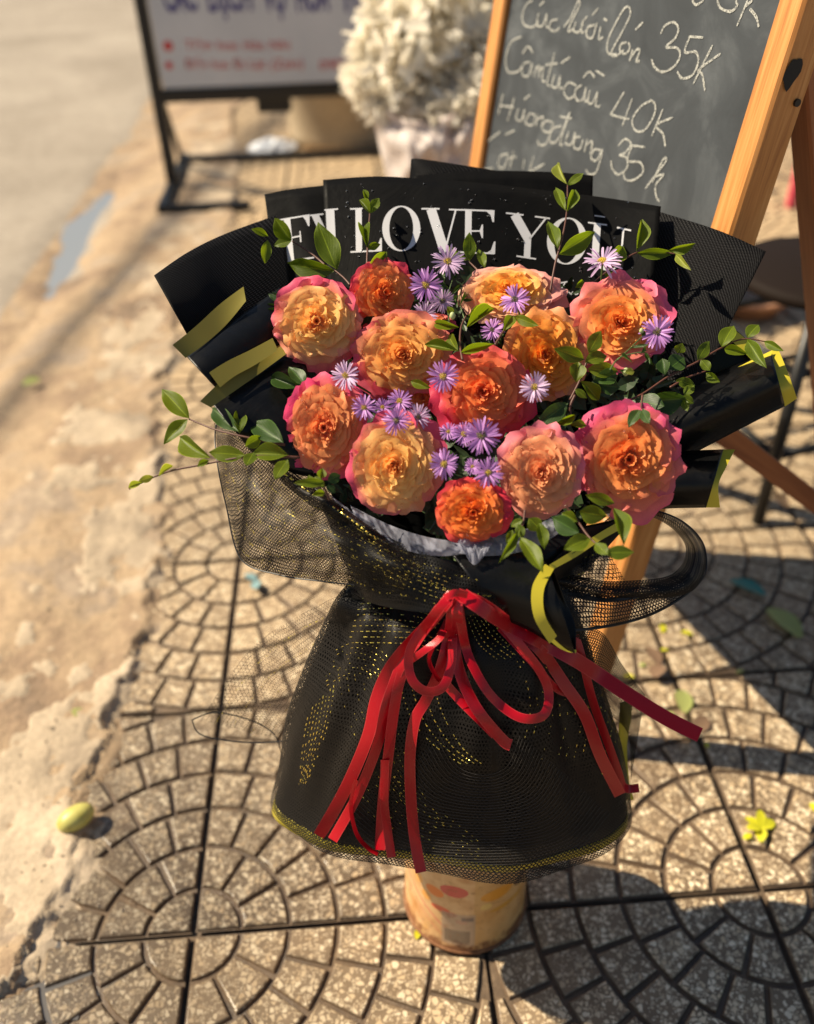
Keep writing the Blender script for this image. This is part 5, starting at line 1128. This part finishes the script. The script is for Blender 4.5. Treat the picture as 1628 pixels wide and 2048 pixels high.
def aster(u, v, d, label, seed, tilt=(0, 0), back=0, pale=0, dark=0):
    rnd = random.Random(seed); z = zf(u, v)-.034+back; c = P(u, v, z); N_ = (-ray(u, v)).normalized(); X_ = (RT-N_*RT.dot(N_)).normalized(); Y_ = N_.cross(X_)
    Nn = (N_+X_*tilt[0]+Y_*tilt[1]).normalized(); Xn = (X_-Nn*X_.dot(Nn)).normalized(); Yn = Nn.cross(Xn); Rr_ = d/2/FPX*z
    root = thing('aster', c, label, 'aster'); me = APM['asterw' if pale else 'aster']
    base = Matrix((Xn, Yn, Nn)).transposed().to_4x4()
    n = 27
    for lay in (0, 1):
        for i in range(n if lay == 0 else 10):
            a = 2*math.pi*(i+rnd.uniform(-.32, .32))/(n if lay == 0 else 10)+lay*.15; L = Rr_*rnd.uniform(.88, 1.06)*(1 if lay == 0 else .86)
            o = link('ray_petal', me); o.parent = root
            o.matrix_local = base @ Matrix.Rotation(a, 4, 'Z') @ Matrix.Rotation(-(.08+.28*rnd.random()+.22*lay)*(1 if rnd.random() < .8 else -1.2), 4, 'Y') @ Matrix.Rotation(rnd.uniform(-.5, .5), 4, 'X') @ Matrix.Diagonal((L, L*1.0, L, 1)) @ Matrix.Translation((.10, 0, 0))
    o = link('flower_disc', DMD if dark else DMY); o.parent = root; o.matrix_local = base @ Matrix.Diagonal((Rr_, Rr_, Rr_, 1))
    mb = MB(); mb.tube([V((0, 0, 0)), -Nn*.012, -Nn*.035-V((0, 0, .006)), -Nn*.06+(V((.38, .12, .66))-c)*.25], .0011, 5); o = mb.build('stem', M['stemg']); o.parent = root
AS = [
 (852, 570, 64, 'bright purple aster facing forward beside the upper orange rose', (0, 0), 0, 0, 0),
 (895, 524, 64, 'pale lilac aster against the foot of the letter V', (.1, .5), .03, 1, 0),
 (885, 601, 48, 'dull lilac aster in shade just below the bright purple one', (.1, -.2), .03, 1, 1),
 (850, 628, 48, 'dark shaded aster above the apricot rose', (0, .3), .04, 1, 1),
 (1030, 600, 60, 'purple aster lying on the yellow-orange rose', (-.2, .4), -.012, 0, 1),
 (1205, 524, 74, 'whitish lilac aster seen from the side above the pink and orange rose', (0, 1.3), .0, 1, 0),
 (1314, 664, 66, 'deep purple aster in front of the upper right rose', (.1, .1), -.006, 0, 1),
 (692, 752, 58, 'pale lilac aster above the left peach rose with hot pink edge', (-.3, .1), 0, 1, 0),
 (887, 753, 62, 'purple aster overlapping the left side of the coral rose', (0, 0), -.012, 0, 0),
 (1069, 775, 58, 'lilac aster between the coral and the amber rose', (0, 0), -.012, 1, 0),
 (729, 815, 52, 'purple aster leftmost of the cluster under the apricot rose', (-.3, 0), 0, 0, 0),
 (765, 815, 36, 'small half open aster in the cluster under the apricot rose', (0, .3), .004, 0, 0),
 (799, 803, 50, 'purple aster topmost of the cluster under the apricot rose', (.1, .5), 0, 0, 0),
 (793, 841, 56, 'dusky purple aster lowest of the cluster under the apricot rose', (0, -.1), -.004, 0, 1),
 (836, 834, 52, 'greyish aster with narrow petals rightmost of the cluster under the apricot rose', (.1, 0), .004, 1, 1),
 (897, 863, 36, 'small violet aster leftmost of the group under the coral rose', (-.2, 0), -.004, 0, 0),
 (928, 868, 48, 'violet aster second in the group under the coral rose', (-.1, 0), -.006, 0, 0),
 (963, 872, 74, 'largest aster, violet with a dark disc, under the coral rose', (.1, 0), -.016, 0, 1),
 (888, 928, 58, 'purple aster with yellow disc between the two lower left roses', (0, 0), -.006, 0, 0),
 (945, 934, 34, 'tiny violet aster above the small deep orange rose', (0, .2), -.004, 0, 0),
 (976, 945, 58, 'violet aster touching the top of the small deep orange rose', (.1, 0), -.012, 0, 0),
 (985, 660, 46, 'shaded mauve aster left of the amber rose', (-.3, .3), .03, 0, 1),
 (703, 682, 34, 'dim mauve aster under the rim of the bright peach-yellow rose', (0, 0), .04, 1, 1),
]
for i, (u, v, d, lab, tl_, bk_, pale, dark) in enumerate(AS): aster(u, v, d*1.0, lab, 400+i, tl_, bk_, pale, dark)

# ------------------------------------------------------------------ leafy sprigs
def leaf_mesh(kind, m):
    nu, nv = 10, 7; vs = []; uv = []
    prof = [0, .42, .72, .92, 1.0, .98, .86, .66, .36, .0]
    if kind == 1: prof = [0, .30, .56, .78, .93, 1.0, .95, .74, .40, 0]
    for i in range(nu):
        t = i/(nu-1); ww = max(prof[i], .02)*.5
        for j in range(nv):
            s_ = j/(nv-1)*2-1; fold = {0: .10, 1: .24, 2: .04, 3: .42}[kind]
            z = abs(s_)*ww*fold*2 - .16*t*t*(1 if kind != 2 else -.5) + .03*math.sin(t*9+s_*2)*abs(s_) + (.10*t*(1-t) if kind == 2 else 0)
            vs.append((t, s_*ww, z)); uv.append((t, s_))
    me = bpy.data.meshes.new('leaf'); me.from_pydata(vs, [], [(i*nv+j, i*nv+nv+j, i*nv+nv+j+1, i*nv+j+1) for i in range(nu-1) for j in range(nv-1)])
    l = me.uv_layers.new(name='UVMap')
    for i, lp in enumerate(me.loops): l.data[i].uv = uv[lp.vertex_index]
    me.materials.append(m); me.polygons.foreach_set('use_smooth', [True]*len(me.polygons)); return me
LM = {(k_, c_): leaf_mesh(k_, M[c_]) for k_ in range(4) for c_ in ('leaf', 'leafd', 'leafy')}
def sprig(label, stems, leaves, dz=-.03, seed=0, m='leaf', name='leafy_sprig', sm='stem', sr=.0013):
    rnd = random.Random(seed+90)
    u0, v0 = stems[0][0][:2]; root = thing(name, P(u0, v0, zf(u0, v0)+dz), label, 'sprig')
    def dep(u, v): return zf(u, v)+dz + .012*math.sin(u*.013+v*.017+seed)
    for s_ in stems:
        mb = MB(); pts = [P(u, v, dep(u, v)+.002) for u, v in catmull(s_, max(6, len(s_)*5))]; mb.tube(pts, sr, 6, sr*.55); mb.build('twig', M[sm], root, True)
    for L in leaves:
        bu_, bv, tu, tv, wpx = L[:5]; mm = L[5] if len(L) > 5 else m
        z0 = dep(bu_, bv); z1 = dep(tu, tv)+rnd.uniform(-.010, .006); A = P(bu_, bv, z0); B = P(tu, tv, z1); X = (B-A); ln = X.length; X = X/ln
        nr = -ray(bu_, bv).normalized(); nr = (nr - X*nr.dot(X)).normalized(); a = rnd.uniform(-.45, .45); Y = nr.cross(X); Y2 = Y*math.cos(a)+nr*math.sin(a); Z = X.cross(Y2)
        w_ = wpx*1.12/FPX*z0/max(.8, math.cos(a))
        o = link('leaf', LM[(rnd.choice((0, 0, 1, 2, 3)) if wpx < 30 else rnd.choice((0, 1, 0, 2)), mm)]); mt = Matrix((X*ln, Y2*w_, Z*ln)).transposed().to_4x4(); mt.translation = A-root.location; o.parent = root; o.matrix_local = mt
    return root
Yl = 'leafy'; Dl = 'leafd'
sprig('long leafy twig reaching out to the far left with small buds at its tip', [[(600, 915), (530, 912), (480, 915), (400, 930), (330, 945), (258, 978)]],
 [(420, 916, 351, 873, 34), (489, 910, 420, 905, 30), (577, 910, 503, 904, 33), (507, 905, 492, 934, 22), (575, 918, 549, 961, 24), (490, 893, 525, 873, 22), (566, 886, 495, 836, 40, Dl), (418, 920, 395, 932, 12), (347, 932, 317, 950, 12, Yl), (307, 953, 277, 962, 14, Yl), (285, 965, 255, 976, 13, Yl)], -.02, 1)
sprig('short twig with two pairs of bright leaves at the left, above the long twig', [[(570, 890), (530, 882), (440, 862), (378, 838)]],
 [(378, 837, 320, 774, 34), (376, 838, 325, 884, 25), (478, 864, 414, 808, 32, Dl), (478, 866, 482, 809, 24)], -.012, 2)
sprig('three dark leaves on the black paper left of the peach rose with hot pink edge', [[(640, 800), (612, 778), (600, 765)]], [(602, 775, 537, 752, 28), (611, 773, 577, 728, 26), (613, 780, 583, 790, 19)], .0, 3, Dl)
sprig('twig with big pointed leaves over the cut-off letter E', [[(700, 570), (688, 556), (669, 540)], [(650, 530), (620, 505), (584, 482)]],
 [(668, 542, 569, 531, 36), (673, 540, 635, 452, 42), (583, 481, 548, 436, 28), (583, 482, 547, 489, 17), (537, 473, 504, 457, 13), (535, 480, 530, 526, 19)], .01, 4)
sprig('thin upright twig in front of the letter L', [[(733, 560), (735, 500), (738, 450), (742, 400)]], [(734, 495, 727, 445, 21), (735, 495, 760, 488, 14), (740, 428, 719, 396, 15), (741, 426, 758, 393, 17), (734, 405, 727, 377, 10), (730, 552, 776, 502, 26)], .012, 5)
sprig('little cluster of upright leaves in front of the foot of the letter E', [[(960, 545), (937, 522)]], [(938, 522, 937, 467, 23), (936, 520, 893, 494, 17), (969, 537, 957, 492, 16)], .012, 6)
sprig('tall upright twig crossing the second letter O, its tip against the chalkboard', [[(1100, 585), (1110, 530), (1118, 500), (1129, 454), (1134, 415), (1135, 370)]],
 [(1118, 508, 1196, 464, 32), (1115, 500, 1097, 432, 22), (1131, 422, 1108, 366, 17), (1133, 424, 1154, 375, 20), (1135, 370, 1167, 348, 14), (1133, 368, 1109, 322, 18, Yl)], -.002, 7)
sprig('twig leaning right with slender leaves over the textured black sheet, right of the letter U', [[(1170, 580), (1200, 555), (1231, 531), (1272, 506), (1310, 502), (1352, 508)]],
 [(1222, 528, 1250, 491, 27), (1272, 503, 1290, 434, 23), (1274, 506, 1349, 508, 20), (1208, 548, 1283, 568, 24), (1338, 500, 1389, 491, 17), (1351, 508, 1374, 536, 13, Yl), (1150, 575, 1170, 562, 14)], -.002, 8)
sprig('long twig of small rounded leaves reaching right over the gold trimmed paper roll', [[(1260, 800), (1290, 785), (1340, 751), (1394, 724), (1440, 697), (1486, 678), (1535, 684)], [(1340, 775), (1375, 755), (1412, 742)]],
 [(1443, 694, 1467, 646, 28), (1494, 675, 1517, 646, 23), (1449, 698, 1493, 707, 18), (1494, 680, 1525, 728, 25), (1528, 683, 1563, 701, 15), (1395, 720, 1416, 684, 21), (1402, 720, 1420, 742, 18), (1412, 745, 1437, 764, 17), (1355, 706, 1365, 688, 20), (1338, 738, 1370, 712, 34, Dl), (1330, 750, 1324, 716, 24, Dl), (1352, 760, 1390, 771, 19), (1368, 790, 1388, 771, 17), (1363, 793, 1388, 806, 16), (1367, 800, 1376, 823, 14), (1290, 800, 1372, 802, 44, Dl), (1270, 800, 1330, 815, 34, Dl)], -.012, 9)
sprig('glossy leaf cluster between the amber rose and the upper right rose', [[(1140, 800), (1160, 760), (1175, 720), (1195, 680)]],
 [(1168, 718, 1113, 699, 28), (1177, 706, 1200, 663, 27), (1170, 724, 1216, 707, 26), (1175, 738, 1238, 742, 28), (1152, 765, 1157, 722, 30), (1185, 764, 1238, 748, 30, Dl), (1162, 762, 1202, 800, 26), (1150, 778, 1174, 796, 13), (1200, 770, 1240, 775, 30, Dl)], -.03, 10)
sprig('leaf cluster in the middle between the apricot, amber and coral roses', [[(925, 720), (920, 690), (922, 655), (932, 632)], [(990, 690), (1007, 662), (1028, 632)]],
 [(933, 655, 991, 611, 23), (918, 655, 863, 645, 17), (937, 632, 976, 614, 18), (918, 702, 846, 685, 19), (915, 700, 890, 668, 26), (922, 705, 986, 688, 17), (1007, 662, 1028, 628, 21), (1028, 633, 1079, 651, 18), (862, 776, 819, 762, 16), (905, 632, 895, 612, 12)], -.035, 11)
sprig('small pale leaf tuft at the lower left under the hot pink edged rose', [[(660, 1000), (645, 968), (640, 950)]], [(650, 966, 590, 965, 17), (625, 975, 618, 949, 15), (641, 957, 645, 936, 17), (650, 986, 624, 990, 12), (655, 962, 682, 950, 20, Dl), (650, 975, 628, 952, 13), (652, 972, 672, 985, 14, Dl)], -.03, 12)
sprig('broad rounded leaves hanging under the biggest rose at the lower right', [[(1130, 1010), (1155, 1042), (1180, 1076), (1215, 1106)], [(1247, 1092), (1232, 1100), (1212, 1106)]],
 [(1172, 990, 1232, 1007, 22), (1159, 1023, 1213, 1035, 34), (1155, 1043, 1123, 1026, 23), (1158, 1065, 1101, 1036, 34, Dl), (1180, 1076, 1131, 1096, 30), (1247, 1092, 1233, 1009, 30), (1190, 1086, 1217, 1112, 21), (1210, 1106, 1267, 1104, 26)], -.045, 13)
sprig('narrow leaves hanging from the bottom middle over the white tulle', [[(1050, 1020), (1045, 1050), (1030, 1070)]],
 [(1058, 1036, 1082, 1062, 28), (1040, 1076, 1086, 1135, 28), (1078, 1045, 1091, 1094, 21), (1038, 1060, 1005, 1121, 15), (1025, 1060, 1014, 1087, 14), (1035, 1048, 1046, 1077, 18), (1046, 1040, 1020, 1052, 13)], -.04, 14)
sprig('dark leaf pair just under the amber rose', [[(1150, 790), (1140, 815), (1145, 840)]], [(1135, 806, 1077, 851, 32, Dl), (1150, 830, 1113, 850, 15), (1140, 849, 1174, 850, 15)], -.03, 15)
sprig('two thin leaves lying on top of the biggest rose', [[(1285, 790), (1282, 818)]], [(1280, 818, 1257, 850, 20, Dl), (1283, 818, 1300, 850, 19, Dl)], -.045, 16)
sprig('feathery green tips at the left shoulder of the bright peach-yellow rose', [[(590, 640), (560, 612), (548, 590)]], [(562, 605, 537, 588, 10), (560, 612, 525, 612, 10), (565, 620, 523, 625, 12), (570, 628, 545, 642, 10), (557, 600, 552, 583, 9), (575, 640, 548, 655, 10), (600, 575, 590, 562, 10), (612, 572, 612, 558, 9)], .01, 17, 'leafd')
sprig('fine green aster foliage around the asters at the top middle', [[(900, 660), (895, 600), (905, 560)], [(930, 640), (918, 600), (925, 575)]], [(900, 580, 870, 560, 6), (903, 590, 925, 565, 6), (898, 610, 915, 590, 6), (896, 620, 875, 600, 6), (920, 610, 940, 580, 6), (915, 620, 905, 588, 6), (925, 600, 945, 600, 6), (900, 640, 870, 650, 7), (905, 560, 915, 540, 6), (890, 560, 880, 540, 6), (912, 545, 925, 530, 6)], .0, 18, 'leafd', 'aster_foliage', 'stemg', .0009)
sprig('green aster stalks with closed buds in front of the upper right rose', [[(1235, 720), (1262, 695), (1285, 672)], [(1220, 740), (1240, 715), (1290, 705), (1300, 728)]], [(1285, 672, 1290, 662, 9), (1262, 695, 1300, 690, 6), (1290, 705, 1305, 730, 7), (1245, 712, 1262, 722, 6), (1268, 742, 1252, 744, 13, Yl), (1240, 740, 1258, 748, 8), (1282, 705, 1294, 698, 9)], -.05, 19, 'leafd', 'aster_foliage', 'stemg', .0008)
# dark filler foliage under the blooms: dense leaves nobody could count
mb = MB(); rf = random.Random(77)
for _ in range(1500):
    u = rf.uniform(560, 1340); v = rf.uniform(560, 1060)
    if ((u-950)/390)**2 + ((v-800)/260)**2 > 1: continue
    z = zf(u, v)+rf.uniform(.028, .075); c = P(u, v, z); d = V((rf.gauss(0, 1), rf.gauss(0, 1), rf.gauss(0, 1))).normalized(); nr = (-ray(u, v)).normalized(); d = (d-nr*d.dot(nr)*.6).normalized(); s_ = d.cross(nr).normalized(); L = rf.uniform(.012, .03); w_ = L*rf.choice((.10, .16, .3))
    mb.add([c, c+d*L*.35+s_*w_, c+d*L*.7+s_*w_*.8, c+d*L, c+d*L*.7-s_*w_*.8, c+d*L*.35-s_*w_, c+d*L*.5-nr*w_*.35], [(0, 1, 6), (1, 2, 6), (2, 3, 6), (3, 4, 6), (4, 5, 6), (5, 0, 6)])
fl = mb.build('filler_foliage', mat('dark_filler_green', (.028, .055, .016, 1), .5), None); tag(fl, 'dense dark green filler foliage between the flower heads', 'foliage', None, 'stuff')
# small buds among the asters
for (u, v, s_, lab) in [(1252, 744, 13, 'pale closed aster bud below the upper right rose'), (905, 632, 12, 'greenish closed aster bud in the centre leaf cluster'), (1283, 662, 9, 'tiny bud beside the deep purple aster')]:
    c = P(u, v, zf(u, v)-.055); mb = MB(); r0 = s_/2/FPX*.9
    lathe(mb, c, [(r0*.3, -r0*1.2), (r0*.9, -r0*.5), (r0, .2*r0), (r0*.7, r0), (r0*.1, r0*1.4)], 12); o = mb.build('aster_bud', mat('bud_pale', (.42, .48, .22, 1), .6), None, True); tag(o, lab, 'bud')
# loose pink petals peeking out behind the roses
for (u, v, wpx, hpx, lab) in [(845, 795, 90, 50, 'loose pink petals showing between the apricot and the coral rose'), (870, 648, 80, 45, 'loose dark pink petals above the apricot rose')]:
    r_ = rose(u, v, wpx, hpx, 'magenta', lab, int(u), (0, 0), None, 1, .03)
# droplets on the printed sheets
mb = MB(); rd = random.Random(9)
for _ in range(120):
    u = rd.uniform(655, 1310); v = rd.uniform(365, 560); h = hit(ct_, u, v, .0004)
    if h is None: continue
    r_ = rd.choice((.0006, .0008, .0012, .0016)); mb.add([h+V((math.cos(t)*math.sin(f_), math.sin(t)*math.sin(f_), math.cos(f_)))*r_ for f_ in (.01, .8, 1.57, 2.3, 3.13) for t in [i*math.pi/4 for i in range(8)]], [(j*8+i, j*8+(i+1) % 8, j*8+8+(i+1) % 8, j*8+8+i) for j in range(4) for i in range(8)])
o = mb.build('water_drops', M['glass'], wr, True); o['kind'] = 'stuff'
